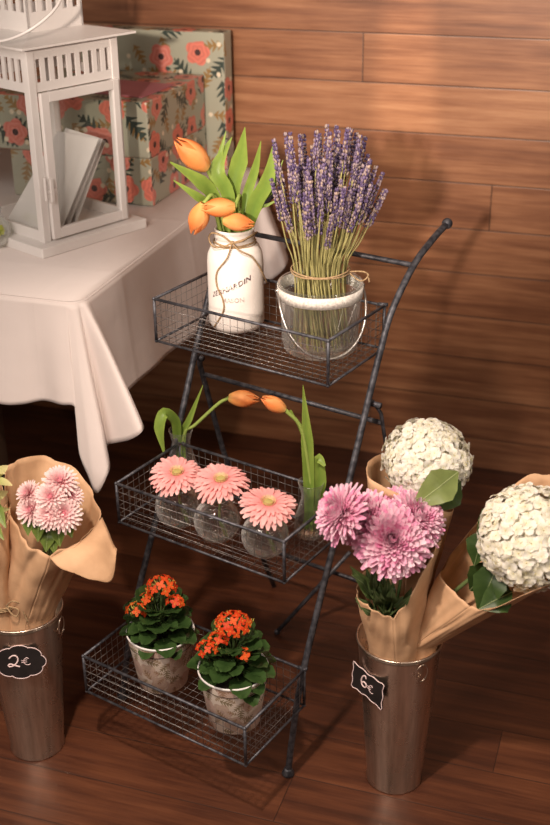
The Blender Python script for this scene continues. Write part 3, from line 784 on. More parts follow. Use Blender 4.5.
for k in range(98):
    q = k % 6; a = k*2.39996; t = math.sqrt((k+.5)/98)
    b = KB+V((.049*t*math.cos(a+.4), .049*t*math.sin(a+.4), .001))
    n_ = KC+V((.043*t*math.cos(a), .043*t*math.sin(a), .138))
    zt = .268+.042*random.uniform(-1,1)-.022*t**3+(.012 if t < .5 else 0)
    tp = KC+V((.078*t*math.cos(a)+random.uniform(-.009,.009)+.008, .078*t*math.sin(a)+random.uniform(-.01,.01), zt))
    d = tp-n_; L = (tp-b).length
    sp = thing('lavender_sprig', None, None, b); sp.parent = lav; sp.location = b-KB
    s = MB(); pts = spline([b, n_, n_.lerp(tp,.5)+V((random.uniform(-.004,.004),)*3), tp], 4); s.tube(pts, .0011, 5, False)
    st_o = obj('stem', s, S_ST, None, origin=b); st_o.parent = sp; st_o.location = (0,0,0)
    if q not in meshes:
        ho = obj('flower_head', protos[q][0], M_LAV, None, world=False); meshes[q] = ho
        ho.parent = sp
    else:
        ho = meshes[q].copy(); C.objects.link(ho); ho.parent = sp
    Mx = align(d, tp-b-d.normalized()*.012, random.random()*6); ho.location = Mx.translation; ho.rotation_euler = Mx.to_euler()
mb = MB(); mb.tube(loopn(KC, .047, .136, 0, 2*PI, wob=.001), .0013, 6); mb.tube(loopn(KC, .047, .139, 0, 2*PI, wob=-.001), .0013, 6)
kx = KC+V((.043,-.012,.136))
mb.tube(spline([kx, kx+V((.02,-.01,-.012)), kx+V((.032,-.012,-.002)), kx+V((.022,-.01,.004)), kx], 5), .0012, 6)
mb.tube(spline([kx, kx+V((.018,-.01,.004)), kx+V((.03,-.01,.0)), kx+V((.034,-.012,-.014))], 5), .0012, 6)
obj('twine', mb, M_JUTE, lav)

# ------------------------------------------------------------------ middle basket: globes, gerberas, two vases
MZ = tiers[1][0]-RH+.0032
def globe_parts(root):
    R = .0385; pr = [(0,0),(.016,0)]
    for i in range(2, 15):
        a = -PI/2+PI*i/16*1.0; pr.append((R*math.cos(a), R+R*math.sin(a)))
    pr = [(0,.0)]+[(R*math.sin(b), R-R*math.cos(b)) for b in [PI*i/20 for i in range(3, 17)]]+[(.0205,.072),(.023,.077)]
    inn = [(max(r-.0016,0), z+(.0014 if i < 4 else 0)) for i, (r, z) in enumerate(pr)][::-1]
    mb = MB(); mb.lathe(pr+[(.0222,.0778)]+inn, 40); obj('globe', mb, M_GLOBE, root, world=False)
    wt = [(0,.0022)]+[((R-.0019)*math.sin(b), R-(R-.0019)*math.cos(b)) for b in [PI*i/20 for i in range(3, 11)]]+[(0, R+.001)]
    mb = MB(); mb.lathe(wt, 40); obj('water', mb, M_WATER, root, world=False)
G = 'round glass bud vases in the middle basket'
gpos = [(178,506,'left'), (217,520,'middle'), (265,535,'right')]
gp = []
for i, (px, py, w) in enumerate(gpos):
    q = onz(px, py, MZ+.0385); gp.append(V((q.x, q.y, MZ)))
labs = ['round clear glass vase under the leftmost pink gerbera', 'round clear glass vase under the middle pink gerbera', 'round clear glass vase under the rightmost pink gerbera']
g0 = thing('globe_vase', labs[0], 'vase', gp[0], G); globe_parts(g0)
for i in (1, 2):
    g = dup(g0); g.location = gp[i]; g.rotation_euler.z = i; g['label'] = labs[i]
gf = [(177,473,-.012,(-.02,-.24,.97)), (221,480,-.008,(-.06,-.2,.97)), (268,503,-.008,(.10,-.22,.96))]
glab = ['pink gerbera daisy in the leftmost round vase', 'pink gerbera daisy in the middle round vase', 'pink gerbera daisy in the rightmost round vase, hanging slightly lower']
for i, (px, py, dy, dr_) in enumerate(gf):
    random.seed(20+i)
    c = at(px, py, gp[i].y+dy); root = thing('gerbera', glab[i], 'flower', gp[i]+V((0,0,.01)), 'pink gerberas in the middle basket')
    p, cc = gerbera_mb(); A = align(dr_, c, i)
    # sag the outer petals a little, unevenly
    for v in p.v:
        r = math.hypot(v.x, v.y); v.z -= 4*r*r*(.6+.7*math.sin(math.atan2(v.y, v.x)*2+i*1.7))
    a = MB(); a.join(p, A); obj('petals', a, M_PETAL, root)
    a = MB(); a.join(cc, A); obj('flower_centre', a, M_PETAL, root)
    s = MB(); s.tube(spline([gp[i]+V((.012,.004,.008)), gp[i]+V((.004,.002,.04)), c-V(dr_).normalized()*.012, c], 6), .0022, 8, col=(.3,.38,.12)); obj('stem', s, M_STEM, root)
def carafe(px, py, label):
    q = onz(px, py, MZ); c = V((q.x, q.y, MZ)); t = thing('bud_vase', label, 'vase', c, 'small flared glass vases in the middle basket')
    pr = [(0,0),(.024,0),(.0275,.004),(.0285,.012),(.027,.03),(.021,.052),(.0165,.066),(.0160,.076),(.0205,.094),(.022,.098)]
    inn = [(max(r-.0015,0), z+(.003 if i < 3 else 0)) for i, (r, z) in enumerate(pr)][::-1]
    mb = MB(); mb.lathe(pr+[(.0214,.0988)]+inn, 36); obj('body', mb, M_GLASS, t, world=False)
    mb = MB(); mb.lathe([(0,.0034),(.0222,.0034),(.0256,.007),(.0266,.013),(.0256,.028),(.022,.042),(0,.042)], 36); obj('water', mb, M_WATER, t, world=False)
    return c
c2 = carafe(311, 533, 'small flared glass vase at the right end of the middle basket, tulip arching left')
c1 = carafe(183, 478, 'small flared glass vase at the back left of the middle basket, behind a gerbera')
tl = at(286, 401, c1.y+.0)
tulip('orange tulip bending right from the back left glass vase', [c1+V((-.008,0,.008)), c1+V((.006,0,.09)), at(195,425,c1.y), at(218,404,c1.y)], at(229,398,c1.y), at(261,400,c1.y-.01)-at(229,398,c1.y), .055,
  [([c1+V((-.002,0,.02)), at(178,440,c1.y), at(176,420,c1.y-.01), at(165,413,c1.y-.02), at(160,428,c1.y-.03), at(164,452,c1.y-.035)], [.008,.016,.02,.02,.02,.004], (-.3,-.8,.2)),
   ([c1+V((.002,0,.02)), c1+V((.004,0,.09)), at(190,418,c1.y), at(203,385,c1.y)], [.009,.012,.011,.001], TOC)], 21)
tulip('orange tulip arching left from the right hand glass vase', [c2+V((.006,0,.008)), c2+V((.0,0,.09)), at(305,445,c2.y), at(299,424,c2.y)], at(285,410,c2.y), at(258,396,c2.y)-at(285,410,c2.y), .044,
  [([c2+V((-.004,0,.01)), c2+V((-.004,-.002,.09)), at(307,440,c2.y), at(303,385,c2.y)], [.012,.018,.020,.001], TOC),
   ([c2+V((-.006,.004,.01)), c2+V((-.006,.004,.07)), at(304,440,c2.y+.005), at(290,410,c2.y+.005)], [.005,.006,.006,.004], TOC),
   ([c2+V((.004,.0,.015)), c2+V((.010,.0,.07)), c2+V((.014,0,.10)), at(318,459,c2.y), at(325,466,c2.y-.01)], [.014,.018,.022,.02,.004], TOC)], 22)

# ------------------------------------------------------------------ bottom basket: kalanchoes
BZ = tiers[2][0]-RH+.0032
def kalanchoe(px, py, label, seed, clusters, lean=(0,0)):
    random.seed(seed); q = onz(px, py, BZ); c = V((q.x, q.y, BZ))
    t = thing('potted_kalanchoe', label, 'potted plant', c, 'kalanchoes in the bottom basket')
    mb = MB(); mb.lathe([(0,0),(.041,0),(.043,.002),(.058,.103)], 48, c, uvs=True); 
    po = obj('pot', mb, M_POT, t)
    mb = MB(); mb.lathe([(.0578,.103),(.0592,.104),(.0594,.1065),(.0585,.108),(.0568,.107),(.0560,.1),(.045,.03)], 48, c); obj('rim', mb, M_WHITE, po)
    mb = MB(); mb.lathe([(.0572,.088),(.04,.092),(.02,.095),(0,.096)], 30, c)
    for v in mb.v: v.z += .002*mnoise.noise(v*90)
    obj('soil', mb, M_SOIL, t)
    top_ = c+V((lean[0], lean[1], .105))
    for k in range(46):
        a = k*2.39996+random.uniform(-.3,.3); h = random.random()
        tt = k/46
        b = c+V((.006*math.cos(a), .006*math.sin(a), .094+.058*(1-tt)))+V((lean[0], lean[1], 0))*(1-tt)
        L = random.uniform(.034,.05); out = (.012+.036*tt); e = .75-.8*tt+random.uniform(-.2,.2)
        d = V((math.cos(a)*math.cos(e), math.sin(a)*math.cos(e), math.sin(e)))
        s0 = b+d*out*.6; w = L*.82
        l = MB(); rows = []; cols = []; nu = 9
        sd = d.cross(V((0,0,1))).normalized(); nn = sd.cross(d)
        ti = MB()
        for i in range(nu+1):
            u = i/nu; ww = w*.5*(math.sin(PI*min(1,u*.86+.06))**.7)*(1+.10*(i % 2)) if i < nu else w*.12
            ctr = s0+d*(L*u)-V((0,0,1))*(.010*u*u)
            row = []
            for j in range(5):
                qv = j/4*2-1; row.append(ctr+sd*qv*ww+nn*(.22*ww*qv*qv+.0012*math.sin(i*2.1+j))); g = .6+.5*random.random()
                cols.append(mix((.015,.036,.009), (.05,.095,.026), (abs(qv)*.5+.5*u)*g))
            rows.append(row)
        l.grid(rows, cols); l.tube([b-V((0,0,.012)), s0, s0+d*L*.25], .0016, 5, False, (.06,.10,.03))
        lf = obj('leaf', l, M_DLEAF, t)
    for (dx, dy, dz, R, n, nb) in clusters:
        cc = c+V((dx, dy, dz)); cl = MB()
        cl.tube([c+V((lean[0],lean[1],.1)), cc-V((0,0,.012))], .0018, 6, False, (.1,.16,.05))
        for k in range(n):
            z = 1-1.0*(k+.5)/n; a = k*2.39996; r = math.sqrt(1-z*z); dd = V((r*math.cos(a), r*math.sin(a), z))
            pos = cc+V((dd.x*R, dd.y*R, dd.z*R*.6))
            f = MB(); s = .0072*random.uniform(.85,1.2); col = random.choice([(.80,.06,.012), (.86,.10,.016), (.74,.04,.01)])
            for qq in range(4): petal(f, s, s*.85, .3, -.1, .0006, qq*PI/2, 0, 0, mix(col, (.9,.22,.03), .25), col, 2, 3)
            f.ball((0,0,.0006), .0009, 5, 3, (.9,.5,.08)); f.tube([(0,0,0), (0,0,-.007)], .0006, 4, False, (.45,.42,.1))
            cl.join(f, align((dd+V((0,-.25,.2))).normalized(), pos, random.random()*3))
            cl.tube([cc-V((0,0,.012)), pos-dd*.006], .0008, 4, False, (.2,.26,.07))
        for k in range(nb):
            a = random.random()*6.28; r = R*random.uniform(.2,1.15); p0 = cc+V((r*math.cos(a), r*math.sin(a), -.004+R*.5*(1-r/R/1.2)))
            cl.tube([p0, p0+V((math.cos(a)*.003, math.sin(a)*.003, .008))], [.0011,.0004], 5, True, (.72,.62,.14))
        obj('flower_cluster', cl, M_PETAL, t)
    return c
kalanchoe(163.5, 679, 'orange flowering kalanchoe in a floral printed pot, left one in the bottom basket', 31,
  [(.006,.0,.196,.025,14,20), (.030,-.014,.174,.014,7,8), (-.036,-.014,.158,.017,6,26), (-.020,-.008,.178,.011,4,8)])
kalanchoe(235, 718, 'orange flowering kalanchoe in a floral printed pot, right one in the bottom basket', 47,
  [(.002,-.002,.194,.029,24,40), (-.022,-.010,.172,.015,7,10), (-.040,-.018,.158,.018,9,14), (.020,-.026,.152,.012,5,6)])

# ------------------------------------------------------------------ buckets
BK_H, BK_R0, BK_R1 = .300, .0475, .0700
def bucket_parts(c, spin, ring_side=True):
    t = thing('metal_bucket', None, 'bucket', c, 'tall galvanised flower buckets on the floor')
    pr = [(0,.006),(.044,.006),(.0465,0),(.0485,0),(.0490,.004),(BK_R0,.007),(BK_R1-.0015,BK_H-.012),(BK_R1,BK_H-.004)]
    mb = MB(); mb.lathe(pr+[(BK_R1-.002,BK_H-.004),(BK_R0-.0015,.01),(0,.01)], 64, world_zero); o = obj('body', mb, M_GALV, t, world=False)
    mb = MB(); rp = [(BK_R1+.0022*math.cos(a), BK_H-.002+.0022*math.sin(a)) for a in [2*PI*i/10 for i in range(11)]]
    mb.lathe(rp, 64, world_zero); obj('rim', mb, M_GALV, t, world=False)
    for s in (0, 1):
        a = spin+s*PI; d = V((math.cos(a), math.sin(a), 0)); sd = V((-d.y, d.x, 0)); mb = MB()
        pts = [d*(BK_R1-.0005+.001)+sd*(.011*math.sin(w))+V((0,0,BK_H-.026+.017*math.cos(w))) for w in [2*PI*i/20 for i in range(21)]]
        pts = [p+d*(.003-(BK_H-p.z)*.05) for p in pts]; mb.tube(pts, .0012, 6)
        obj('handle_ear', mb, M_GALV, t, world=False)
    return t
world_zero = V((0,0,0))
RB = onz(394, 775, 0); LB = onz(38, 743, 0)
b1 = bucket_parts(RB, -1.15); b1['label'] = 'tall galvanised bucket on the right with the 6€ tag'
b2 = dup(b1); b2.location = LB; b2.rotation_euler.z = .9; b2['label'] = 'tall galvanised bucket at the left edge with the 2€ tag'

# price tags
def stroke(mb, pts, M_, r, z): mb.tube([M_ @ V((p.x, p.y, z)) for p in spline([V((a, b, 0)) for a, b in pts], 6)], r, 6, True, flat=1)
def price_tag(c, nrm, outline, digit, label):
    n = V(nrm).normalized(); x = V((0,0,1)).cross(n).normalized(); y = n.cross(x)
    Mx = Matrix((x, y, n)).transposed().to_4x4(); Mx.translation = V(c)
    t = thing('price_tag', label, 'price tag', c, 'small chalkboard price tags on the buckets')
    n_ = len(outline); th = .0025; mb = MB()
    mb.add([Mx@V((a,b,0)) for a,b in outline]+[Mx@V((a,b,th)) for a,b in outline], [tuple(range(n_))[::-1], tuple(range(n_, 2*n_))]+[(i,(i+1)%n_,n_+(i+1)%n_,n_+i) for i in range(n_)])
    obj('board', mb, M_BLACK, t, smooth=False)
    mb = MB(); mb.tube([Mx@V((a*.985,b*.985,th)) for a,b in outline+outline[:2]], .0008, 6); obj('border_line', mb, M_CHALK, t)
    mb = MB()
    if digit == '2':
        stroke(mb, [(-.018,.008),(-.012,.013),(-.006,.0125),(-.003,.007),(-.005,0),(-.011,-.006),(-.018,-.008),(-.020,-.005),(-.016,-.003),(-.009,-.006),(-.001,-.009)], Mx, .0014, th)
        ec = (.008,.001); k = 1.0
    else:
        stroke(mb, [(-.004,.010),(-.006,.014),(-.010,.013),(-.014,.007),(-.015,-.001),(-.011,-.007),(-.005,-.007),(-.002,-.003),(-.004,.001),(-.009,.0015),(-.013,-.002)], Mx, .0014, th)
        ec = (.006,-.002); k = 1.0
    obj('number', mb, M_CHALK, t)
    mb = MB(); a, b = ec
    stroke(mb, [(a+.007,b+.005),(a+.004,b+.007),(a,b+.005),(a-.002,b),(a,b-.005),(a+.005,b-.007),(a+.009,b-.005)], Mx, .0007, th)
    stroke(mb, [(a-.006,b+.0015),(a,b+.002),(a+.004,b+.003)], Mx, .0006, th); stroke(mb, [(a-.006,b-.002),(a,b-.0015),(a+.003,b-.001)], Mx, .0006, th)
    obj('euro_sign', mb, M_CHALK, t)
    return t
o1 = []
for i in range(96):                                   # eight lobes, wide oval
    a = 2*PI*i/96; l = abs(math.cos(a*4))**.6
    rr = 1+.11*l-.03; o1.append((.041*rr*math.cos(a), .0305*rr*math.sin(a)))
o2 = []
def w(t, n): return .0011*math.cos(t*n*2*PI)
hw, hh = .038, .0235; m_ = 24
for i in range(m_): t = i/m_; o2.append((-hw+2*hw*t, hh+w(t,3)+.001*math.cos(t*2*PI)))
for i in range(m_): t = i/m_; o2.append((hw+w(t,2), hh-2*hh*t))
for i in range(m_): t = i/m_; o2.append((hw-2*hw*t, -hh-w(t,3)-.001*math.cos(t*2*PI)))
for i in range(m_): t = i/m_; o2.append((-hw-w(t,2), -hh+2*hh*t))
fdir = V((-LB.x*.8, -LB.y, 0)).normalized(); 
price_tag(LB+V((0,0,.238))+V((.06,-1,0)).normalized()*.0675+V((.001,0,-.001)), (.06,-1,.08), o1, '2', 'ornate black chalkboard price tag reading 2€ on the left bucket')
a = math.radians(54); nd = V((-math.sin(a), -math.cos(a), .07))
price_tag(RB+V((.003,0,.227))+nd.normalized()*.0695, nd, o2, '6', 'slanted black chalkboard price tag reading 6€ on the right bucket')

# ------------------------------------------------------------------ kraft paper wraps
def wrap(name_parent, bottom, toppts, seed=0, close=True, bulge=0., crease=.004, mat=None, nrow=22, name='paper_wrap'):
    tp = spline(list(toppts)+([toppts[0]] if close else []), 7)
    nb = len(tp); rows = []
    for i in range(nrow+1):
        t = i/nrow; row = []
        for k in range(nb):
            a = k/(nb-1); j = a*(len(bottom)-1); j0 = int(min(j, len(bottom)-2)); b = bottom[j0].lerp(bottom[j0+1], j-j0)
            q = b.lerp(tp[k], t)
            cen = sum((x for x in bottom), V((0,0,0)))/len(bottom); 
            o = (q-cen); o.z = 0
            if o.length > 1e-6: o.normalize()
            q = q+o*(bulge*math.sin(PI*t))
            # creases: sharp valleys fanning up from the tied end
            aa = a if a < 1 else 0
            cr_ = abs(mnoise.noise(V((math.cos(aa*2*PI)*2.2+seed, math.sin(aa*2*PI)*2.2, t*1.5))))
            cr2 = mnoise.noise(V((q.x*28+seed, q.y*28, q.z*22)))
            q = q+o*((cr_-.25)*crease*2.2+cr2*crease*.8)*min(1, t*3)
            row.append(q)
        rows.append(row)
    mb = MB(); mb.grid(rows)
    return obj(name, mb, mat or M_KRAFT, name_parent, solid=.0006)
def cring(c, r, n=24, a0=0, sq=(1,1)): return [V(c)+V((r*sq[0]*math.cos(a0+2*PI*i/n), r*sq[1]*math.sin(a0+2*PI*i/n), 0)) for i in range(n+1)]
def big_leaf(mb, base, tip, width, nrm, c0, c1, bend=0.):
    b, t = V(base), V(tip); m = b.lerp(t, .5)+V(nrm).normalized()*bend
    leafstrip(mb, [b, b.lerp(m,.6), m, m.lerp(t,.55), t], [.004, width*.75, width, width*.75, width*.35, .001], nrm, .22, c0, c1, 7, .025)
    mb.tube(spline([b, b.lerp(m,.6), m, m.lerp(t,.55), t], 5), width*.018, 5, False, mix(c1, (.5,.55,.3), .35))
def stems(mb, base, tops, r=.002, col=(.12,.17,.06), via=None):
    for t_ in tops:
        b = V(base)+V((random.uniform(-.008,.008), random.uniform(-.008,.008), 0)); w_ = (V(via)+(b-V(base))*1.2) if via else b.lerp(V(t_), .6)+V((0,0,.01)); mb.tube(spline([b, w_, t_], 5), r, 6, False, col)

# --- right bucket, front: chrysanthemums
bz = .17
cA = RB+V((-.012,-.018,0))
bq = thing('chrysanthemum_bouquet', 'kraft wrapped bunch of large pink and white chrysanthemums, front of the right bucket', 'bouquet', cA+V((0,0,.012)))
YB = RB.y
tp = [at(393,622,YB-.085), at(413,592,YB-.075), at(434,550,YB-.035), at(438,541,YB+.0), at(420,545,YB+.025), at(390,560,YB+.03), at(366,575,YB+.0), at(356,590,YB-.035), at(362,603,YB-.065), at(378,613,YB-.085)]
bot = cring(cA+V((0,-.0,bz)), .030, 24, -PI/2)
# the rim of the bucket squeezes the paper: two-stage loft
def wrap2(parent, c_low, r_low, ringz, c_rim, r_rim, tp, seed, crease=.004, a0=-PI/2, rim_sq=(1,1), name='paper_wrap', bulge=0):
    n = 24; lo = cring(c_low, r_low, n, a0); ri = cring(c_rim, r_rim, n, a0, rim_sq)
    T = spline(list(tp)+[tp[0]], 7); nb = len(T); rows = []
    def samp(R_, a): j = a*n; j0 = int(min(j, n-1)); return R_[j0].lerp(R_[j0+1], j-j0)
    tot = 30
    for i in range(tot+1):
        row = []
        for k in range(nb):
            a = k/(nb-1); L0, R0, T0 = samp(lo, a), samp(ri, a), T[k]
            if i <= 8: q = L0.lerp(R0, i/8); t = 0
            else:
                t = (i-8)/(tot-8); q = R0.lerp(T0, t)
            o = q-(V(c_rim).lerp(sum(T, V((0,0,0)))/nb, t)); 
            if o.length > 1e-6: o = o.normalized()
            aa = 0 if k == nb-1 else a
            f1 = abs(mnoise.noise(V((math.cos(aa*2*PI)*2.3+seed, math.sin(aa*2*PI)*2.3, t*1.2+seed))))
            f2 = mnoise.noise(V((q.x*30+seed, q.y*30, q.z*24)))
            q = q+o*(((f1-.22)*2.4+f2*.9)*crease*(.25+.75*t if i > 8 else .15)+bulge*math.sin(PI*t))
            row.append(q)
        rows.append(row)
    mb = MB(); mb.grid(rows); return obj(name, mb, M_KRAFT, parent, solid=.0006)
rimc = RB+V((0,0,BK_H))
wrap2(bq, cA+V((0,0,.05)), .022, 0, rimc+V((-.013,-.024,-.004)), .040, tp, 1.3, .0065)
blooms = [((392,540), -.075, (.0,-.75,.62), .066, 330, 3), ((366,520), -.045, (-.25,-.55,.8), .055, 270, 4), ((341,513), -.075, (-.72,-.35,.55), .052, 270, 5), ((416,519), -.04, (.35,-.5,.8), .054, 270, 6), ((396,508), -.0, (.1,-.3,.95), .046, 200, 9)]
hubs = []
for (px, py), dy, d, R, n, sd in blooms:
    p = mum_mb(R, n, seed=sd); c = at(px, py, YB+dy); a = MB(); a.join(p, align(d, c, sd)); obj('chrysanthemum_bloom', a, M_PETAL, bq); hubs.append(c-V(d).normalized()*R*.12)
random.seed(8); sb = MB(); stems(sb, rimc+V((-.013,-.024,-.02)), hubs, .0024, (.10,.16,.05), at(391,598,YB-.035)); obj('stems', sb, M_STEM, bq)
for k in range(34):
    l = MB(); px = random.uniform(350,425); py = random.uniform(566,612)
    b = at(388+random.uniform(-14,14), 622, YB-.05+random.uniform(-.01,.01)); t_ = at(px, py, YB-.05+random.uniform(-.035,.03))
    if px > 412 and py > 590: continue
    m = b.lerp(t_, .55)
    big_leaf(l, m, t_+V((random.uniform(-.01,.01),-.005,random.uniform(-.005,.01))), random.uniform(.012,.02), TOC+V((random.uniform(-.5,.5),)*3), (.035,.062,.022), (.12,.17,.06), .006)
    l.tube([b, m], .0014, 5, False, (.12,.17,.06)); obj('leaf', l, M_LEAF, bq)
for (px, py) in ((352,572), (356,580), (350,566)):
    l = MB(); big_leaf(l, at(380,600,YB-.05), at(px,py,YB-.06), .022, TOC, (.06,.10,.03), (.18,.26,.08), .008); obj('leaf', l, M_LEAF, bq)

# --- right bucket, back: white hydrangea
cB = RB+V((.006,.028,0))
bq = thing('hydrangea_bouquet', 'kraft wrapped white hydrangea standing upright at the back of the right bucket', 'bouquet', cB+V((0,0,.012)))
tp = [at(408,497,YB+.0), at(432,506,YB+.01), at(450,512,YB+.03), at(452,495,YB+.10), at(440,470,YB+.15), at(410,455,YB+.16), at(384,455,YB+.13), at(368,463,YB+.07), at(368,476,YB+.025), at(385,487,YB+.002)]
wrap2(bq, cB+V((0,0,.05)), .02, 0, rimc+V((.004,.030,-.004)), .036, tp, 4.1, .0035)
hc = at(427, 460, YB+.085); R = .068
a = MB(); a.join(hydrangea_mb(R, 400, 3, (1.02,1,.82)), align((.1,-.45,.88), hc)); obj('hydrangea_bloom', a, M_PETAL, bq)
s = MB(); s.tube(spline([cB+V((0,0,.03)), cB+V((.004,.02,.3)), hc-V((0,0,.03))], 6), .0035, 8, False, (.14,.2,.07)); obj('stem', s, M_STEM, bq)
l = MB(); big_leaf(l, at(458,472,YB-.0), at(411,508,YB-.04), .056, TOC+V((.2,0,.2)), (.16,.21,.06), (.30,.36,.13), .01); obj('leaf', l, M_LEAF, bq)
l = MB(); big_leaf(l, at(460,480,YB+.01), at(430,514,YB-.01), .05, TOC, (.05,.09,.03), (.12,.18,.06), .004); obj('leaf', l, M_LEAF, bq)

# --- right bucket, right: white hydrangea leaning out
cC = RB+V((.028,-.004,0))
bq = thing('hydrangea_bouquet', 'kraft wrapped white hydrangea leaning far out to the right of the bucket', 'bouquet', cC+V((0,0,.012)))
tp = [at(470,606,YB-.10), at(486,609,YB-.12), at(518,597,YB-.135), at(552,583,YB-.13), at(590,560,YB-.10), at(605,520,YB-.03), at(585,490,YB+.03), at(555,476,YB+.05), at(527,476,YB+.05), at(499,500,YB+.045), at(468,533,YB+.025), at(446,566,YB-.01), at(441,574,YB-.035), at(455,592,YB-.075)]
wrap2(bq, cC+V((-.012,0,.05)), .018, 0, rimc+V((.032,-.012,.002)), .030, tp, 7.7, .004, a0=-PI/2-.6)
hc = at(531, 537, YB-.065); R = .078
a = MB(); a.join(hydrangea_mb(R, 430, 6, (1.0,1.02,.85), ((.98,.95,.86), (1,.98,.94), (.90,.86,.62))), align((.1,-.62,.75), hc)); obj('hydrangea_bloom', a, M_PETAL, bq)
s = MB(); s.tube(spline([cC+V((-.01,0,.03)), cC+V((.0,0,.3)), hc+V((-.02,.02,-.02))], 6), .0035, 8, False, (.14,.2,.07)); obj('stem', s, M_STEM, bq)
for b, t_, w_, dd in (((506,505),(476,540),.045,-.02), ((470,590),(500,560),.05,-.05), ((500,560),(478,614),.055,-.10), ((485,530),(474,566),.045,-.05), ((478,578),(510,590),.05,-.09), ((512,592),(479,609),.05,-.115)):
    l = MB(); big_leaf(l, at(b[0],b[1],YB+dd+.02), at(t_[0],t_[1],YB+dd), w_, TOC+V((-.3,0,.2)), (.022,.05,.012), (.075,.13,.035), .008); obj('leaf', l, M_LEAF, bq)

# --- left bucket: pink chrysanthemum bouquet
YL = LB.y; rimL = LB+V((0,0,BK_H)); cD = LB+V((.014,-.004,0))
bq = thing('chrysanthemum_bouquet', 'kraft wrapped bunch of small pale pink chrysanthemums in the left bucket', 'bouquet', cD+V((0,0,.012)))
tp = [at(50,557,YL-.10), at(68,548,YL-.085), at(88,535,YL-.05), at(101,520,YL-.01), at(96,497,YL+.05), at(79,472,YL+.09), at(45,456,YL+.10), at(14,462,YL+.06), at(4,482,YL+.02), at(7,507,YL-.03), at(20,534,YL-.075), at(34,547,YL-.095)]
wrap2(bq, cD+V((-.01,0,.05)), .022, 0, rimL+V((.018,-.008,-.002)), .042, tp, 2.9, .0075)
fl = [[at(50,558,YL-.102), at(66,549,YL-.088), at(86,537,YL-.052), at(102,517,YL-.008)],
      [at(60,568,YL-.116), at(76,562,YL-.105), at(96,548,YL-.075), at(108,530,YL-.03)],
      [at(74,573,YL-.115), at(90,578,YL-.11), at(108,572,YL-.095), at(114,545,YL-.05)],
      [at(78,574,YL-.112), at(95,580,YL-.108), at(112,580,YL-.098), at(117,549,YL-.055)]]
mb = MB(); mb.grid([spline(r, 6) for r in zip(*[spline(list(c), 5) for c in zip(*fl)])]); obj('paper_flap', mb, M_KRAFT, bq, solid=.0006)
small = [((60,482),-.04,.030,1,(.1,-.5,.86)), ((44,503),-.05,.027,2,(-.3,-.6,.74)), ((29,494),-.045,.024,3,(-.5,-.5,.7)), ((32,510),-.06,.028,4,(-.35,-.7,.6)), ((51,497),-.06,.027,5,(0,-.7,.7)), ((63,514),-.07,.032,6,(.3,-.75,.6)), ((49,515),-.075,.026,7,(-.1,-.8,.6)), ((70,496),-.045,.024,8,(.5,-.5,.7))]
hubs = []
for (px, py), dy, R, sd, d in small:
    random.seed(sd+60); p = MB()
    for k in range(74):
        t = k/74; e = 1.3-1.3*t**.7; cw = (.93,.70,.68)
        petal(p, R*(.38+.6*t**.5), R*.2, e-.1, e+.1-.35*t, R*.08, k*2.39996, R*.1*(1-t), .3, mix((.78,.22,.32), (.90,.55,.56), t), mix(cw, (.97,.86,.82), random.random()), 4, 3, lambda s: .5+.5*math.sin(PI*min(1,s*.85+.1)) if s < .99 else .4)
    p.ball((0,0,R*.1), R*.16, 8, 5, (.72,.25,.30))
    c = at(px, py, YL+dy); a = MB(); a.join(p, align(d, c)); obj('chrysanthemum_bloom', a, M_PETAL, bq); hubs.append(c-V(d)*R*.1)
random.seed(9); sb = MB(); stems(sb, rimL+V((.018,-.008,-.02)), hubs, .002, (.12,.17,.06), at(50,548,YL-.05)); obj('stems', sb, M_STEM, bq)
for b, t_, w_ in (((50,535),(46,552),.03), ((40,525),(38,542),.026), ((58,530),(60,547),.026), ((30,522),(28,536),.022), ((66,528),(72,538),.024), ((52,540),(55,555),.022)):
    l = MB(); big_leaf(l, at(b[0],b[1]-12,YL-.055), at(t_[0],t_[1],YL-.08), w_, TOC, (.06,.10,.02), (.2,.28,.06), .006); obj('leaf', l, M_LEAF, bq)

# --- left bucket: second bouquet, cut by the frame
cE = LB+V((-.028,-.008,0))
bq = thing('flower_bouquet', 'twine tied bunch with yellow green petals in kraft paper, cut by the left edge', 'bouquet', cE+V((0,0,.012)))
tp = [at(-8,540,YL-.09), at(2,528,YL-.07), at(6,505,YL-.03), at(2,478,YL+.02), at(-20,462,YL+.06), at(-50,470,YL+.05), at(-70,500,YL-.0), at(-60,530,YL-.06), at(-35,548,YL-.09)]
wrap2(bq, cE+V((.01,0,.05)), .02, 0, rimL+V((-.030,-.016,.012)), .030, tp, 5.5, .006)
mb = MB(); kc = at(6, 606, YL-.055); cc_ = rimL+V((-.030,-.016,.025))
for dz in (0, .003, .006): mb.tube(loopn(cc_, .036, dz, 0, 2*PI, wob=.001), .0015, 6)
mb.tube(spline([kc, kc+V((.012,-.004,.012)), kc+V((.026,-.004,.006)), kc+V((.03,-.004,-.014)), kc+V((.034,-.004,-.03))], 5), .0014, 6)
mb.tube(spline([kc, kc+V((.008,-.004,-.012)), kc+V((.016,-.004,-.018)), kc+V((.02,-.002,-.006)), kc], 5), .0014, 6)
obj('twine', mb, M_JUTE, bq)
for k, ((px, py), d, L) in enumerate((((0,480),(.5,-.3,.6),.05), ((-6,500),(.6,-.5,.2),.055), ((2,508),(.3,-.6,-.1),.04), ((-8,470),(.6,-.2,.6),.05))):
    random.seed(k+90); p = MB()
    L *= .75
    for q in range(6): petal(p, L, L*.42, 1.0, .1, .003, q*PI/3, 0, .2, (.30,.40,.08), (.80,.72,.36), 6, 4, lambda s: math.sin(PI*min(1,s*.88+.1))**.8)
    a = MB(); a.join(p, align(d, at(px-12,py,YL-.05))); obj('bloom', a, M_PETAL, bq)
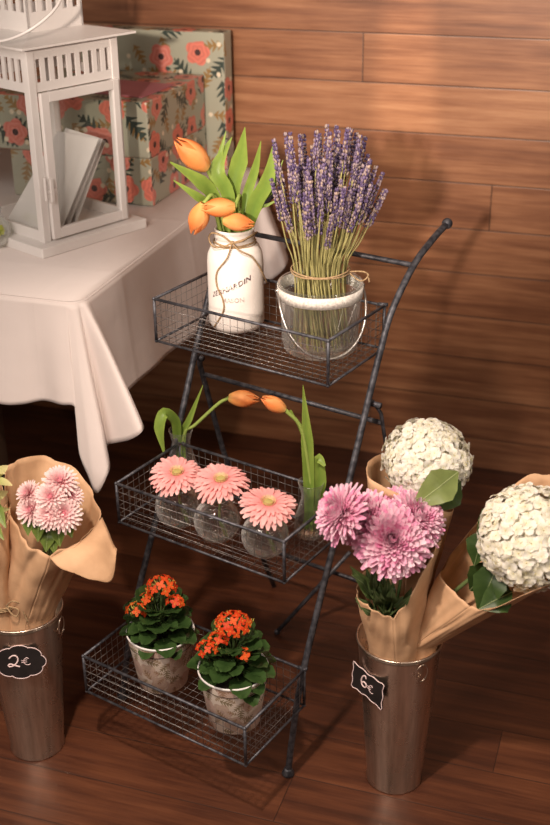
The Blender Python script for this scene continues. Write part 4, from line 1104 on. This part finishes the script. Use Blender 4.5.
sb = MB(); stems(sb, cE+V((0,0,.03)), [at(-10,485,YL-.04), at(-14,505,YL-.04)], .002); obj('stem', sb, M_STEM, bq)
for (b, t_) in (((0,500),(6,528)), ((-6,515),(4,540))):
    l = MB(); big_leaf(l, at(b[0]-6,b[1],YL-.05), at(t_[0],t_[1],YL-.085), .02, TOC, (.1,.17,.03), (.3,.38,.1), .004); obj('leaf', l, M_LEAF, bq)

# ------------------------------------------------------------------ little glass at the left edge of the table
q = onz(-8, 246, TZ+.007); gc = V((q.x, q.y, TZ+.007))
gj = thing('glass_jar', 'small round glass jar with a yellow flower at the left edge of the table', 'vase', gc)
mb = MB(); pr = [(0,0),(.022,0),(.036,.012),(.040,.03),(.036,.048),(.026,.06),(.025,.068),(.028,.074)]
mb.lathe(pr+[(.0274,.075)]+[(max(r-.0018,0), z+(.002 if i < 2 else 0)) for i, (r, z) in enumerate(pr)][::-1], 40); obj('body', mb, M_GLASS, gj, world=False)
fj = thing('cut_flower', 'yellow green flower inside the small glass jar at the left edge', 'flower', gc+V((0,0,.004)))
p = MB()
for q in range(14): petal(p, .02, .012, .9-.5*(q % 2), .2, .002, q*2.4, 0, .2, (.35,.45,.05), (.72,.72,.08), 3, 3)
a = MB(); a.join(p, align((.2,-.5,.8), gc+V((.008,-.006,.03)))); obj('petals', a, M_PETAL, fj)
s = MB(); s.tube([gc+V((0,0,.005)), gc+V((.008,-.005,.03))], .0016, 6, True, (.25,.35,.08)); obj('stem', s, M_STEM, fj)
q = onz(9, 233, TZ+.007); vc = V((q.x, q.y, TZ+.007))
vt = thing('votive_candle', 'tiny white candle cup on the tablecloth left of the lantern', 'candle', vc)
mb = MB(); mb.lathe([(0,0),(.0115,0),(.013,.003),(.0135,.018),(.012,.018),(.0115,.015),(0,.014)], 28, vc); obj('cup', mb, M_WHITE, vt)
mb = MB(); mb.tube([vc+V((0,0,.013)), vc+V((.0005,0,.0175))], .0006, 5); obj('wick', mb, M_BLACK, vt)

# ------------------------------------------------------------------ light
def spot(loc, target, energy, color, size, blend, radius):
    d = bpy.data.lights.new('spot', 'SPOT'); d.energy = energy; d.color = color; d.spot_size = math.radians(size); d.spot_blend = blend; d.shadow_soft_size = radius
    o = bpy.data.objects.new('scene_light', d); C.objects.link(o); o.location = loc
    o.rotation_euler = (V(target)-V(loc)).to_track_quat('-Z', 'Y').to_euler(); return o
def area(loc, target, energy, color, sx, sy):
    d = bpy.data.lights.new('area', 'AREA'); d.energy = energy; d.color = color; d.shape = 'RECTANGLE'; d.size = sx; d.size_y = sy
    o = bpy.data.objects.new('scene_light', d); C.objects.link(o); o.location = loc
    o.rotation_euler = (V(target)-V(loc)).to_track_quat('-Z', 'Y').to_euler(); return o
WARM = (1, .81, .67)
kd = V((.253,.928,-.273)).normalized(); K = R_(RL, .37, .88)
# key: low warm lamp behind and left of the camera, aimed at the wall above the table
spot(K-kd*3.4, W(-.60, 2.75, 1.27), 740, WARM, 27, 1.0, .05)
# overhead lamp a little in front of the rack
ld = V((.25,.45,-1)).normalized(); T0 = V((.08,1.6,.25))
spot(T0-ld*1.9, T0, 120, WARM, 64, .9, .04)
# large soft room light from the left front
area((-.95,.25,2.0), (-.1,1.8,.35), 24, (1,.87,.78), .9, .7)
area((1.15,.55,1.75), (.28,1.6,.5), 9, (1,.88,.78), .25, .35)  # added fill on the hydrangeas, also for highlights in the glass
area((-1.3,.9,1.5), (-.15,1.75,.45), 4, (1,.88,.78), .12, .4)  # added small light to give the glass vases highlights
# narrow grazing spot, added to imitate a glossy streak on the wall
sx_ = atn(405, 100, 2.75)
spot(sx_-WN*.22+V((0,0,1.5)), sx_+V((0,0,-.02)), 420, (1,.86,.7), 7.5, 1.0, .01)
wd = bpy.data.worlds.new('room'); bpy.context.scene.world = wd; wd.use_nodes = True
wd.node_tree.nodes['Background'].inputs[0].default_value = (1,.74,.56,1); wd.node_tree.nodes['Background'].inputs[1].default_value = .15
sc = bpy.context.scene
sc.view_settings.view_transform = 'Standard'; sc.view_settings.look = 'None'; sc.view_settings.exposure = 0; sc.view_settings.gamma = 1
# housekeeping: drop the helper property
for o in bpy.data.objects:
    if '_org' in o: del o['_org']
